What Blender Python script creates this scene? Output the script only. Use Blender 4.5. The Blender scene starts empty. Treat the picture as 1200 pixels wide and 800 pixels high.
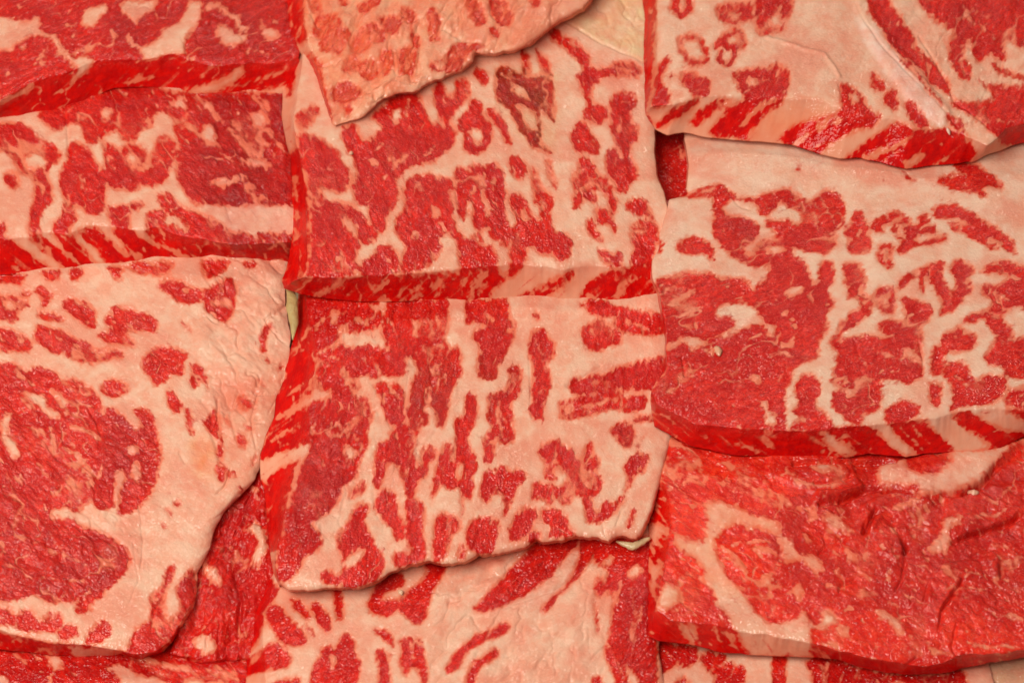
import bpy, math, re
import numpy as np

# ------------------------------------------------------------------ camera, light, exposure
scene = bpy.context.scene
PX = 0.24 / 1200.0                     # metres per photo pixel at the height of the meat
DIST, TILT, ZC = 0.80, math.radians(34), 0.018
cam_d = bpy.data.cameras.new("camera")
cam = bpy.data.objects.new("camera", cam_d)
scene.collection.objects.link(cam)
cam.location = (0, -math.sin(TILT) * DIST, ZC + math.cos(TILT) * DIST)
cam.rotation_euler = (TILT, 0, 0)
cam_d.sensor_fit = 'HORIZONTAL'
cam_d.angle = 2 * math.atan(0.12 / DIST)
cam_d.clip_start, cam_d.clip_end = 0.05, 20
cam_d.dof.use_dof = True
cam_d.dof.focus_distance = DIST - 0.004
cam_d.dof.aperture_fstop = 22
scene.camera = cam

world = bpy.data.worlds.new("World"); scene.world = world
world.use_nodes = True
wbg = world.node_tree.nodes["Background"]
wbg.inputs[0].default_value = (1.0, 0.80, 0.66, 1)
wbg.inputs[1].default_value = 0.18

def area_light(name, loc, target, sx, sy, power, color):
    d = bpy.data.lights.new(name, 'AREA'); d.shape = 'RECTANGLE'
    d.size, d.size_y, d.energy, d.color = sx, sy, power, color
    o = bpy.data.objects.new(name, d); scene.collection.objects.link(o)
    o.location = loc
    v = np.array(target, float) - np.array(loc, float)
    import mathutils
    o.rotation_euler = mathutils.Vector(v).to_track_quat('-Z', 'Y').to_euler()
    return o
area_light("ceiling_lamp", (-0.36, -0.22, 0.80), (0, 0, 0.02), 0.60, 0.50, 8.0, (1.0, 0.89, 0.76))
area_light("glint_lamp", (0.05, 0.80, 0.72), (0, 0, 0.02), 0.50, 0.032, 1.8, (1.0, 0.84, 0.68))  # added lamp at the mirror angle, there for the glints

scene.render.engine = 'CYCLES'
scene.view_settings.view_transform = 'Standard'
scene.view_settings.look = 'None'
scene.view_settings.exposure = 0.0
scene.view_settings.gamma = 1.0

SSS = 0.0
# ------------------------------------------------------------------ helpers
ct, st = math.cos(TILT), math.sin(TILT)
CAMP = np.array([0, -st * DIST, ZC + ct * DIST])
def at(px, py, z):
    """the point at height z (m) on the table side of the camera that a traced photo position stands for"""
    a = (px - 600.0) * PX / DIST; b = (400.0 - py) * PX / DIST
    dx = a; dy = st + ct * b; dz = -ct + st * b
    t = (z - CAMP[2]) / dz
    return np.stack([CAMP[0] + dx * t, CAMP[1] + dy * t, z + 0 * t], -1)

def lattice(seed, n=256):
    return np.random.RandomState(seed).rand(n, n)
_LAT = {}
def vnoise(x, y, scale, seed):
    if seed not in _LAT: _LAT[seed] = lattice(seed)
    g = _LAT[seed]; x = x / scale + 1000.3; y = y / scale + 1000.7
    i = np.floor(x).astype(int); j = np.floor(y).astype(int)
    fx = x - i; fy = y - j
    fx = fx * fx * fx * (fx * (fx * 6 - 15) + 10); fy = fy * fy * fy * (fy * (fy * 6 - 15) + 10)
    i0, j0, i1, j1 = i % 256, j % 256, (i + 1) % 256, (j + 1) % 256
    return ((g[i0, j0] * (1 - fx) + g[i1, j0] * fx) * (1 - fy) + (g[i0, j1] * (1 - fx) + g[i1, j1] * fx) * fy) * 2 - 1
def fbm(x, y, scale, seed, octaves=3):
    s = 0; a = 1.0
    for k in range(octaves):
        s = s + a * vnoise(x, y, scale / 2 ** k, seed + k); a *= 0.5
    return s / 1.75

SS = 0.5   # px per map cell
class Map:
    def __init__(self, x0, y0, x1, y1, base):
        self.x0, self.y0 = x0, y0
        self.w = int((x1 - x0) / SS) + 1; self.h = int((y1 - y0) / SS) + 1
        self.a = np.full((self.h, self.w), float(base), np.float32)
    def poly(self, pts, val, mode='set'):
        p = (np.array(pts) - [self.x0, self.y0]) / SS
        ylo = max(0, int(math.ceil(p[:, 1].min()))); yhi = min(self.h - 1, int(p[:, 1].max()))
        q = np.roll(p, -1, 0)
        for y in range(ylo, yhi + 1):
            yy = y + 0.001
            m = (p[:, 1] <= yy) != (q[:, 1] <= yy)
            if not m.any(): continue
            a, b = p[m], q[m]
            xs = np.sort(a[:, 0] + (yy - a[:, 1]) / (b[:, 1] - a[:, 1]) * (b[:, 0] - a[:, 0]))
            for k in range(0, len(xs) - 1, 2):
                i0 = max(0, int(math.ceil(xs[k]))); i1 = min(self.w, int(xs[k + 1]) + 1)
                if i1 > i0: self.a[y, i0:i1] = val
    def _seg(self, p, q, r):
        x0 = max(0, int(min(p[0], q[0]) - r)); x1 = min(self.w, int(max(p[0], q[0]) + r) + 2)
        y0 = max(0, int(min(p[1], q[1]) - r)); y1 = min(self.h, int(max(p[1], q[1]) + r) + 2)
        if x1 <= x0 or y1 <= y0: return None
        X, Y = np.meshgrid(np.arange(x0, x1), np.arange(y0, y1))
        d = np.array(q) - p; L = max(1e-6, float(d @ d))
        t = np.clip(((X - p[0]) * d[0] + (Y - p[1]) * d[1]) / L, 0, 1)
        return (slice(y0, y1), slice(x0, x1)), np.hypot(X - p[0] - t * d[0], Y - p[1] - t * d[1])
    def stroke(self, pts, width, val):
        p = (np.array(pts) - [self.x0, self.y0]) / SS; r = width / SS / 2
        for k in range(len(p) - 1):
            g = self._seg(p[k], p[k + 1], r)
            if g: s, d = g; self.a[s] = np.where(d <= r, val, self.a[s])
    def groove(self, pts, width, depth):
        """adds a soft furrow (or, with a negative width, a ridge) along a line"""
        sgn = -1 if width > 0 else 1; width = abs(width)
        p = (np.array(pts) - [self.x0, self.y0]) / SS; r = width / SS / 2
        acc = np.zeros_like(self.a)
        n = len(p) - 1
        for k in range(n):
            g = self._seg(p[k], p[k + 1], r * 3)
            if g: s, d = g; acc[s] = np.maximum(acc[s], np.exp(-(d / r) ** 2 * 1.5) * (0.55 if (k == 0 or k == n - 1) and n > 2 else 1))
        self.a += sgn * depth * acc
    def blur(self, sigma):
        s = sigma / SS; n = int(3 * s) + 1
        k = np.exp(-0.5 * (np.arange(-n, n + 1) / s) ** 2); k /= k.sum()
        def conv(a):
            o = np.zeros_like(a); P = np.pad(a, ((n, n), (0, 0)), 'edge')
            for i, w in enumerate(k): o += w * P[i:i + a.shape[0]]
            return o
        return conv(conv(self.a).T).T
    def sample(self, a, x, y):
        u = np.clip((x - self.x0) / SS, 0, self.w - 1.001); v = np.clip((y - self.y0) / SS, 0, self.h - 1.001)
        i = u.astype(int); j = v.astype(int); fu = u - i; fv = v - j
        return (a[j, i] * (1 - fu) + a[j, i + 1] * fu) * (1 - fv) + (a[j + 1, i] * (1 - fu) + a[j + 1, i + 1] * fu) * fv

TINTS = {  # own colours of tissue that differs; the wine one has shade painted in (multipliers for lean, for fat)
    'crimson': ((0.78, 0.60, 0.75), (0.94, 0.82, 0.84)), 'brown': ((0.46, 1.5, 0.9), (0.95, 1.0, 0.9)), 'brownish': ((0.76, 1.2, 1.1), (0.96, 0.92, 0.92)),
    'cream': ((1, 1, 1), (0.94, 1.22, 0.98)), 'orange': ((1, 1, 1), (1.02, 0.72, 0.45)), 'orangeish': ((1.12, 1.1, 0.8), (1.03, 0.80, 0.68)),
    'dullpink': ((1, 1, 1), (0.97, 0.74, 0.68)), 'white': ((1.1, 2.0, 2.2), (1.04, 1.32, 1.62)), 'wine_shade': ((0.60, 0.42, 0.70), (0.90, 0.72, 0.76))}

def parse_traces(text):
    out, cur = {}, None
    ox = oy = 0
    for ln in text.strip().splitlines():
        t = ln.split()
        if t[0] == '#': cur = out.setdefault(t[1], {'base': 0, 'ops': []})
        elif t[0] == 'base': cur['base'] = float(t[1])
        elif t[0].startswith('@'): ox, oy = float(t[0][1:]), float(t[1])
        else:
            nargs = {'R': 0, 'F': 0, 'f': 1, 'r': 1, 'T': 1, 'G': 2, 'H': 2, 'B': 1, 'V': 0, 'v': 1}[t[0]]
            a = t[1:1 + nargs]; c = np.array(t[1 + nargs:], float).reshape(-1, 2) * 0.3 + [ox, oy]
            cur['ops'].append((t[0], a, c))
    return out

def resample(poly, n):
    p = np.array(poly, float)
    d = np.r_[0, np.cumsum(np.hypot(*np.diff(p, axis=0).T))]
    t = np.linspace(0, d[-1], n)
    return np.stack([np.interp(t, d, p[:, 0]), np.interp(t, d, p[:, 1])], -1)
def soften(p, k=2):
    q = p.copy()
    for _ in range(k): q[1:-1] = 0.25 * q[:-2] + 0.5 * q[1:-1] + 0.25 * q[2:]
    return q

def mesh_from(name, co, quads, tris, attrs, normals, mat):
    """one mesh object out of vertex and face arrays, with its colours' attributes"""
    me = bpy.data.meshes.new(name)
    nq, nt = len(quads), len(tris)
    idx = np.concatenate([quads.ravel(), tris.ravel()]).astype(np.int32)
    used, inv = np.unique(idx, return_inverse=True)
    co = co[used]; idx = inv.astype(np.int32)
    me.vertices.add(len(co)); me.vertices.foreach_set('co', co.astype(np.float32).ravel())
    me.loops.add(len(idx)); me.loops.foreach_set('vertex_index', idx)
    me.polygons.add(nq + nt)
    starts = np.concatenate([np.arange(nq) * 4, nq * 4 + np.arange(nt) * 3]).astype(np.int32)
    me.polygons.foreach_set('loop_start', starts)
    me.update(calc_edges=True)
    me.polygons.foreach_set('use_smooth', np.ones(nq + nt, bool))
    for k, v in attrs.items():
        v = v[used]
        if v.ndim == 1:
            at_ = me.attributes.new(k, 'FLOAT', 'POINT'); at_.data.foreach_set('value', v.astype(np.float32))
        else:
            at_ = me.attributes.new(k, 'FLOAT_VECTOR', 'POINT'); at_.data.foreach_set('vector', v.astype(np.float32).ravel())
    if normals is not None:
        me.normals_split_custom_set_from_vertices(normals[used].astype(np.float32).tolist())
    me.materials.append(mat)
    return me

def link(name, me, parent=None, loc=None):
    o = bpy.data.objects.new(name, me); scene.collection.objects.link(o)
    if parent is not None: o.parent = parent
    if loc is not None: o.location = loc
    return o

def vertex_normals(co, quads, tris):
    n = np.zeros_like(co)
    a, b, c, d = (co[quads[:, k]] for k in range(4))
    f = np.cross(c - a, d - b)
    for k in range(4):
        for ax in range(3): n[:, ax] += np.bincount(quads[:, k], f[:, ax], len(co))
    if len(tris):
        a, b, c = (co[tris[:, k]] for k in range(3)); f = np.cross(b - a, c - a)
        for k in range(3):
            for ax in range(3): n[:, ax] += np.bincount(tris[:, k], f[:, ax], len(co))
    L = np.linalg.norm(n, axis=1, keepdims=True); L[L == 0] = 1
    return n / L

# ------------------------------------------------------------------ materials
def meat_material(name, grain_angle=0.0, lean_a=(0.54, 0.003, 0.003), lean_b=(0.80, 0.018, 0.008),
                  fat_a=(0.84, 0.52, 0.38), fat_b=(0.83, 0.38, 0.26), rough=0.45, wet=0.7, stretch=1.8, bump=1.0):
    m = bpy.data.materials.new(name); m.use_nodes = True
    nt = m.node_tree; N = nt.nodes; Lk = nt.links
    bs = N['Principled BSDF']
    def nd(t, **kw):
        n = N.new(t)
        for k, v in kw.items(): setattr(n, k, v)
        return n
    def attr(a): n = nd('ShaderNodeAttribute'); n.attribute_name = a; return n
    def math_(op, a, b=None, c=None):
        n = nd('ShaderNodeMath', operation=op)
        for i, v in enumerate((a, b, c)):
            if v is None: continue
            if isinstance(v, (int, float)): n.inputs[i].default_value = v
            else: Lk.new(v, n.inputs[i])
        return n.outputs[0]
    def noise(vec, scale, detail=2.0, rough_=0.5, dist=0.0):
        n = nd('ShaderNodeTexNoise'); n.inputs['Scale'].default_value = scale; n.inputs['Detail'].default_value = detail
        n.inputs['Roughness'].default_value = rough_; n.inputs['Distortion'].default_value = dist
        Lk.new(vec, n.inputs['Vector']); return n.outputs['Fac']
    def ramp(v, a, b, lo=0.0, hi=1.0):
        n = nd('ShaderNodeMapRange', interpolation_type='SMOOTHSTEP'); Lk.new(v, n.inputs[0])
        for i, x in enumerate((a, b, lo, hi)): n.inputs[i + 1].default_value = x
        return n.outputs[0]
    def mix(f, a, b):
        n = nd('ShaderNodeMix', data_type='RGBA')
        if isinstance(f, float): n.inputs[0].default_value = f
        else: Lk.new(f, n.inputs[0])
        for i, v in ((6, a), (7, b)):
            if isinstance(v, tuple): n.inputs[i].default_value = (*v, 1)
            else: Lk.new(v, n.inputs[i])
        return n.outputs[2]
    tc = nd('ShaderNodeTexCoord')
    mp = nd('ShaderNodeMapping'); mp.inputs['Scale'].default_value = (1000, 1000, 1000)   # millimetres
    Lk.new(tc.outputs['Object'], mp.inputs['Vector']); P = mp.outputs[0]
    rot = nd('ShaderNodeMapping'); rot.inputs['Rotation'].default_value = (0, 0, math.radians(-grain_angle))
    Lk.new(P, rot.inputs['Vector'])
    sc = nd('ShaderNodeMapping'); sc.inputs['Scale'].default_value = (1.0 / stretch, 1.0, 1.0)
    Lk.new(rot.outputs[0], sc.inputs['Vector']); Q = sc.outputs[0]       # stretched along the muscle fibres
    lean = attr('lean').outputs['Fac']; soft = attr('lean_soft').outputs['Fac']; wall = attr('wall').outputs['Fac']
    edge = math_('MULTIPLY', math_('SUBTRACT', noise(Q, 1.6, 4, 0.65), 0.5), 0.55)
    lf = math_('ADD', lean, edge)
    L = ramp(lf, 0.22, 0.78)
    # lean tone: fibres and mottling
    mott = ramp(noise(Q, 0.9, 5, 0.72), 0.36, 0.64)
    leanc = mix(mott, lean_a, lean_b)
    big = ramp(noise(P, 0.085, 3, 0.55), 0.42, 0.60)
    haze = math_('MULTIPLY', ramp(noise(Q, 1.6, 4, 0.75), 0.54, 0.74, 0.0, 0.40), ramp(noise(P, 0.16, 2), 0.35, 0.65, 0.25, 1.0))
    haze = math_('MULTIPLY', haze, ramp(soft, 0.55, 0.95))               # fine threads of fat between the fibres, inside the patches
    leanc = mix(haze, leanc, (0.80, 0.19, 0.13))
    fibre = ramp(noise(Q, 1.5, 4, 0.75, 0.6), 0.28, 0.48, 0.75, 0.0)
    leanc = mix(fibre, leanc, (0.30, 0.003, 0.004))
    leanc = mix(ramp(soft, 0.45, 0.80, 0.9, 0.0), leanc, (0.66, 0.026, 0.009))   # thin edges of the red patches are brighter
    leanc = mix(math_('MULTIPLY', big, 0.45), leanc, (0.46, 0.004, 0.008))
    painted_glint = ramp(noise(P, 2.6, 1.0, 0.5), 0.60, 0.72, 0.0, 0.60)             # pale glint specks painted into the lean colour
    painted_glint = math_('MULTIPLY', painted_glint, ramp(noise(P, 0.3, 2), 0.36, 0.62, 0.25, 1.0))
    leanc = mix(painted_glint, leanc, (0.80, 0.20, 0.15))
    wallc = mix(ramp(noise(Q, 0.5, 4, 0.65), 0.38, 0.62), (0.74, 0.003, 0.001), (0.54, 0.001, 0.002))  # fresher red sides, with the missing gloss haze also put into colour
    leanc = mix(math_('MULTIPLY', wall, 0.93), leanc, wallc)
    # fat tone
    fatn = ramp(noise(P, 0.20, 5, 0.65), 0.36, 0.64)
    fatc = mix(fatn, fat_a, fat_b)
    fatc = mix(ramp(noise(P, 0.07, 3, 0.6), 0.46, 0.66, 0.0, 0.75), fatc, (0.79, 0.27, 0.18))
    pink = ramp(noise(Q, 0.55, 5, 0.7), 0.50, 0.78, 0.0, 0.50)
    fatc = mix(pink, fatc, (0.80, 0.22, 0.14))
    pale = ramp(noise(Q, 1.1, 4, 0.7), 0.52, 0.74, 0.0, 0.5)
    fatc = mix(pale, fatc, (0.86, 0.60, 0.44))
    fatc = mix(math_('MULTIPLY', wall, 0.55), fatc, (0.86, 0.30, 0.17))
    nearlean = ramp(math_('ADD', soft, math_('MULTIPLY', edge, 0.6)), 0.03, 0.42, 0.0, 0.80)
    fatc = mix(nearlean, fatc, (0.80, 0.16, 0.08))
    def times(a, b):
        mul = nd('ShaderNodeVectorMath', operation='MULTIPLY'); Lk.new(a, mul.inputs[0]); Lk.new(b, mul.inputs[1]); return mul.outputs[0]
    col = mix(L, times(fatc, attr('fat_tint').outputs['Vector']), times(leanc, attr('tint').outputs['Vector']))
    Lk.new(col, bs.inputs['Base Color'])
    # sheen of moisture, uneven
    wetn = ramp(noise(P, 0.22, 3, 0.6), 0.38, 0.66)
    r = math_('ADD', rough, math_('MULTIPLY', wetn, -0.14))
    r = math_('SUBTRACT', r, math_('MULTIPLY', attr('wetness').outputs['Fac'], 0.22))
    Lk.new(r, bs.inputs['Roughness'])
    bs.inputs['Specular IOR Level'].default_value = 0.05
    Lk.new(math_('MULTIPLY', math_('MULTIPLY_ADD', wall, -0.55, 1.0), wet), bs.inputs['Coat Weight'])
    bs.inputs['Coat IOR'].default_value = 1.65
    cr = math_('ADD', 0.075, math_('MULTIPLY', wetn, -0.03))
    Lk.new(cr, bs.inputs['Coat Roughness'])
    if SSS > 0:
        bs.inputs['Subsurface Weight'].default_value = SSS
        bs.inputs['Subsurface Radius'].default_value = (1.0, 0.28, 0.18)
        bs.inputs['Subsurface Scale'].default_value = 0.0012
    # relief
    flat = math_('SUBTRACT', 1.0, math_('MULTIPLY', wall, 0.7))
    h1 = noise(Q, 1.1, 3, 0.55, 0.5); h2 = noise(P, 4.2, 2, 0.6); h3 = noise(P, 1.3, 2, 0.5)
    def relief(kl, kf, kg_l, kg_f, dist):
        hl = math_('ADD', math_('MULTIPLY', h1, kl), math_('MULTIPLY', h2, kg_l))
        hf = math_('ADD', math_('MULTIPLY', h3, kf), math_('MULTIPLY', h2, kg_f))
        hm = nd('ShaderNodeMix', data_type='FLOAT'); Lk.new(L, hm.inputs[0]); Lk.new(hf, hm.inputs[2]); Lk.new(hl, hm.inputs[3])
        b = nd('ShaderNodeBump'); b.inputs['Strength'].default_value = 1.0; b.inputs['Distance'].default_value = dist
        Lk.new(math_('MULTIPLY', hm.outputs[0], flat), b.inputs['Height']); return b.outputs[0]
    Lk.new(relief(0.75, 0.22, 0.22, 0.10, 0.00050 * bump), bs.inputs['Normal'])
    g = noise(P, 2.0, 0.0); g2 = noise(Q, 0.9, 1.0)
    gb = nd('ShaderNodeBump'); gb.inputs['Strength'].default_value = 1.0; gb.inputs['Distance'].default_value = 0.00045 * bump
    gl = math_('MULTIPLY', math_('ADD', g, math_('MULTIPLY', g2, 1.0)), math_('MULTIPLY_ADD', L, 0.25, 0.55))
    Lk.new(math_('MULTIPLY', gl, flat), gb.inputs['Height']); Lk.new(gb.outputs[0], bs.inputs['Coat Normal'])
    return m

# ------------------------------------------------------------------ a slab of meat
TOPS = {}
STEP = 1.15      # photo pixels per mesh cell
def build_slab(key, tr, sp):
    T, B, L, R = (np.array(sp[k], float) for k in 'TBLR')
    wpx = max(np.hypot(*np.diff(T, axis=0).T).sum(), np.hypot(*np.diff(B, axis=0).T).sum())
    hpx = max(np.hypot(*np.diff(L, axis=0).T).sum(), np.hypot(*np.diff(R, axis=0).T).sum())
    st_ = STEP * sp.get('coarse', 1)
    nu, nv = int(wpx / st_) + 1, int(hpx / st_) + 1
    Tp, Bp, Lp, Rp = resample(T, nu), resample(B, nu), resample(L, nv), resample(R, nv)
    Tp, Bp, Lp, Rp = soften(Tp), soften(Bp), soften(Lp), soften(Rp)
    u = np.linspace(0, 1, nu)[None, :, None]; v = np.linspace(0, 1, nv)[:, None, None]
    G = (1 - v) * Tp[None] + v * Bp[None] + (1 - u) * Lp[:, None] + u * Rp[:, None] \
        - ((1 - u) * (1 - v) * Tp[0] + u * (1 - v) * Tp[-1] + (1 - u) * v * Bp[0] + u * v * Bp[-1])
    px, py = G[..., 0], G[..., 1]
    px = px + 0.9 * fbm(px, py, 9, sp['seed'] + 50); py = py + 0.9 * fbm(px, py, 9, sp['seed'] + 60)
    Vg = v[..., 0]; jag = sp.get('jag', 0.8)
    py = py + jag * 1.6 * (fbm(px, 0 * px + 7.3, 17, sp['seed'] + 65, 4)) * np.exp(-(1 - Vg) * hpx / 9.0)
    zTL, zTR, zBL, zBR = sp['z']
    U, V = u[..., 0], v[..., 0]
    Z = (1 - U) * (1 - V) * zTL + U * (1 - V) * zTR + (1 - U) * V * zBL + U * V * zBR
    Z = Z + sp.get('crown', 1.0) * 4 * (V * (1 - V)) + 0 * px
    Z = Z + sp.get('swell', 0.5) * fbm(px, py, 70, sp['seed'] + 9, 2)
    dB, dL, dR = (1 - V) * hpx, U * wpx, (1 - U) * wpx
    rr = sp.get('round', 0.6)
    Z = Z - rr * np.exp(-dB / sp.get('roundB', 5.0)) - rr * np.exp(-dL / sp.get('roundL', 5.0)) - sp.get('rr', rr) * np.exp(-dR / sp.get('roundR', 5.0))
    # --- skirt
    nw = sp.get('nw', 30)
    loopi = np.concatenate([np.stack([np.zeros(nu - 1, int), np.arange(nu - 1)], 1),
                            np.stack([np.arange(nv - 1), np.full(nv - 1, nu - 1)], 1),
                            np.stack([np.full(nu - 1, nv - 1), np.arange(nu - 1, 0, -1)], 1),
                            np.stack([np.arange(nv - 1, 0, -1), np.zeros(nv - 1, int)], 1)])
    rx, ry, rz = px[loopi[:, 0], loopi[:, 1]], py[loopi[:, 0], loopi[:, 1]], Z[loopi[:, 0], loopi[:, 1]]
    t = sp.get('t', 7.5); tl = sp.get('tl', t)
    Bj = np.stack([px[-1], py[-1]], -1)
    FB = soften(resample(sp['FB'], nu)) if 'FB' in sp else Bj + sp.get('fb', [0, 4])
    dFB0, dFB1 = FB[0] - Bp[0], FB[-1] - Bp[-1]
    wl = np.exp(-(np.linspace(hpx, 0, nv) / 14))[:, None]
    FL = soften(resample(sp['FL'], nv)) if 'FL' in sp else Lp + wl * dFB0 + (1 - wl) * np.array([-1.5, 2.0])
    FR = soften(resample(sp['FR'], nv)) if 'FR' in sp else Rp + wl * dFB1 + (1 - wl) * np.array([1.5, 2.0])
    FT = Tp + [0, -2]
    foot = np.concatenate([FT[:-1], FR[:-1], FB[::-1][:-1], FL[::-1][:-1]])
    thick = np.concatenate([np.full(nu - 1, t), np.full(nv - 1, t), np.linspace(t, tl, nu - 1), np.full(nv - 1, tl)])
    for _ in range(6): thick = 0.25 * np.roll(thick, 1) + 0.5 * thick + 0.25 * np.roll(thick, -1)
    n = len(loopi)
    s = np.linspace(0, 1, nw + 1)[1:, None]
    wx = rx[None] * (1 - s) + foot[None, :, 0] * s; wy = ry[None] * (1 - s) + foot[None, :, 1] * s
    wz = rz[None] - thick[None] * s ** 0.96
    wx = wx + s * 0.8 * fbm(wx, wy, 11, sp['seed'] + 70)
    wy = wy + s * 0.8 * fbm(wx, wy, 14, sp['seed'] + 75)
    cx, cy = px.mean(), py.mean()
    ux = np.stack([wx[-1] + (cx - wx[-1]) * f for f in (0.012, 0.10)]); uy = np.stack([wy[-1] + (cy - wy[-1]) * f for f in (0.012, 0.10)])
    uz = np.stack([wz[-1] - 0.7, wz[-1] - 1.2])
    X = np.concatenate([px.ravel(), wx.ravel(), ux.ravel(), [cx]]); Y = np.concatenate([py.ravel(), wy.ravel(), uy.ravel(), [cy]])
    ZZ = np.concatenate([Z.ravel(), wz.ravel(), uz.ravel(), [uz[-1].mean()]])
    wall = np.concatenate([(0.30 * np.exp(-np.minimum(dB, dL if tl > 4 else dB) / 5.0) + 0 * px).ravel(), np.repeat(np.clip(0.30 + np.linspace(0, 1, nw + 1)[1:] * 1.8, 0, 1), n), np.ones(2 * n + 1)])
    # --- faces
    I = np.arange(nu * nv).reshape(nv, nu)
    q_top = np.stack([I[1:, :-1], I[1:, 1:], I[:-1, 1:], I[:-1, :-1]], -1).reshape(-1, 4)
    W = nu * nv + np.arange((nw + 2) * n).reshape(nw + 2, n)
    ring = np.concatenate([I[loopi[:, 0], loopi[:, 1]][None], W])
    a, b = ring[:-1], ring[1:]
    q_wall = np.stack([a, np.roll(a, -1, 1), np.roll(b, -1, 1), b], -1).reshape(-1, 4)
    last = ring[-1]; c0 = len(X) - 1
    tris = np.stack([last, np.roll(last, -1), np.full(n, c0)], -1)
    quads = np.concatenate([q_top, q_wall])
    # --- traced marbling
    m = 12
    x0, x1, y0, y1 = X.min() - m, X.max() + m, Y.min() - m, Y.max() + m
    M = Map(x0, y0, x1, y1, tr['base']); H = Map(x0, y0, x1, y1, 0); tints = {}
    Wt = Map(x0, y0, x1, y1, 0); Bm = Map(x0, y0, x1, y1, 0)
    for op, a_, c in tr['ops']:
        if op == 'R': M.poly(c, sp.get('lean_max', 1))
        elif op == 'V': M.poly(c, 0.5)
        elif op == 'v': M.stroke(c, max(2.9, float(a_[0]) * 0.36), 0.42)
        elif op == 'F': M.poly(c, sp.get('fat_min', 0))
        elif op == 'r': M.stroke(c, max(2.6, float(a_[0]) * 0.33), 1)
        elif op == 'f': M.stroke(c, max(2.9, float(a_[0]) * 0.36), 0)
        elif op == 'T':
            k = a_[0]
            if k == 'wet': Wt.poly(c, 1); continue
            if k not in tints: tints[k] = Map(x0, y0, x1, y1, 0)
            tints[k].poly(c, 1)
        elif op == 'B': Bm.poly(c, float(a_[0]))
        elif op == 'G': H.groove(c, float(a_[0]) * 0.3, float(a_[1]) * 0.1)
        elif op == 'H':
            hm = Map(x0, y0, x1, y1, 0); hm.poly(c, 1); H.a += float(a_[0]) * hm.blur(float(a_[1]) * 0.3)
    f1, f2 = M.blur(1.4), M.blur(3.5)
    field = 0.72 * f1 + 0.28 * f2
    wsc = sp.get('warp', 1.0)
    ang = math.radians(sp.get('grain', 0))
    gx, gy = X * math.cos(ang) - Y * math.sin(ang), X * math.sin(ang) + Y * math.cos(ang)
    ser = wsc * (1.7 * vnoise(gx / 2.0, gy, 3.0, sp['seed'] + 5) + 0.9 * vnoise(gx / 1.5, gy, 1.9, sp['seed'] + 6))
    sx = X + wsc * (1.9 * fbm(X, Y, 8, sp['seed'] + 1) + 0.6 * vnoise(X, Y, 2.6, sp['seed'] + 3)) + ser * math.cos(ang)
    sy = Y + wsc * (1.9 * fbm(X, Y, 8, sp['seed'] + 11) + 0.6 * vnoise(X, Y, 2.6, sp['seed'] + 13)) - ser * math.sin(ang)
    lean = M.sample(field, sx, sy)
    f2s = M.sample(f2, sx, sy)
    beyond = np.clip(np.maximum.reduce([-X, X - 1200, -Y, Y - 800]) / 14, 0, 1)       # the marbling goes on past what the photo shows
    more = np.clip(0.5 + 2.6 * fbm(gx / 2.2, gy, 30, sp['seed'] + 111, 4), 0, 1)
    lean = lean * (1 - beyond) + more * beyond; f2s = f2s * (1 - beyond) + more * beyond
    ragged = np.clip(4.4 * f2s * (1 - f2s), 0, 1)                                  # feathered, broken borders
    lean = lean + ragged * sp.get('ragged', 1.0) * (0.44 * fbm(gx / 1.9, gy, 7, sp['seed'] + 80) + 0.34 * vnoise(gx / 1.8, gy, 2.8, sp['seed'] + 84))
    inside = np.clip(f2s * 2.2 - 1.1, 0, 1)
    wxn, wyn = gx + 5 * vnoise(gx, gy, 11, sp['seed'] + 90), gy + 5 * vnoise(gx, gy, 11, sp['seed'] + 91)
    vein = 1 - np.abs(fbm(wxn / 1.9, wyn, 19, sp['seed'] + 21, 2)) * 8              # hair-fine veins that were not traced
    patch = np.clip(vnoise(X, Y, 26, sp['seed'] + 23) * 1.3 + 0.45, 0, 1)
    lean = lean - np.clip(vein, 0, 1) * patch * sp.get('veins', 0.36) * 1.5 * inside
    fleck = np.clip(fbm(gx / 2.0, gy, 5.5, sp['seed'] + 25, 2) * 3.2 - 1.15, 0, 1)
    lean = lean - fleck * np.clip(vnoise(X, Y, 32, sp['seed'] + 26) * 1.6 + 0.35, 0, 1) * 0.75 * sp.get('veins', 0.36) / 0.36 * inside
    spot = np.clip(fbm(gx / 1.8, gy, 8, sp['seed'] + 27) * 3 - 1.3, 0, 1)
    lean = lean + spot * sp.get('spots', 0.30) * 1.2 * np.clip(1 - lean * 2, 0, 1) * (M.sample(f2, X, Y) > 0.01)
    veil = np.clip(vnoise(X, Y, 34, sp['seed'] + 101) * 1.6 - 0.15 + 0.5 * fbm(X, Y, 9, sp['seed'] + 103), 0, 1) * sp.get('veil', 0.36)
    lean = lean - veil * np.clip(lean, 0, 1) * (1 - wall)                           # thin film of fat over some of the lean
    under = np.clip(vnoise(X, Y, 30, sp['seed'] + 105) * 1.6 - 0.35 + 0.6 * fbm(X, Y, 8, sp['seed'] + 107), 0, 1) * sp.get('under', 0.30)
    lean = lean + under * np.clip(1 - lean, 0, 1) * (1 - wall)                      # lean showing through thin fat
    sa = math.radians(sp.get('streak', 45)); sgx, sgy = X * math.cos(sa) - Y * math.sin(sa), X * math.sin(sa) + Y * math.cos(sa)
    strk = fbm(sgx / 9, sgy, 4.8, sp['seed'] + 95, 3)                                 # cut ends of the seams on the sides
    lean = lean + wall * (sp.get('stk', 0.65) * strk - 0.02)
    lean_soft = M.sample(M.blur(3.4), sx, sy)
    tint = np.ones((len(X), 3)); tint_f = np.ones((len(X), 3))
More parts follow.
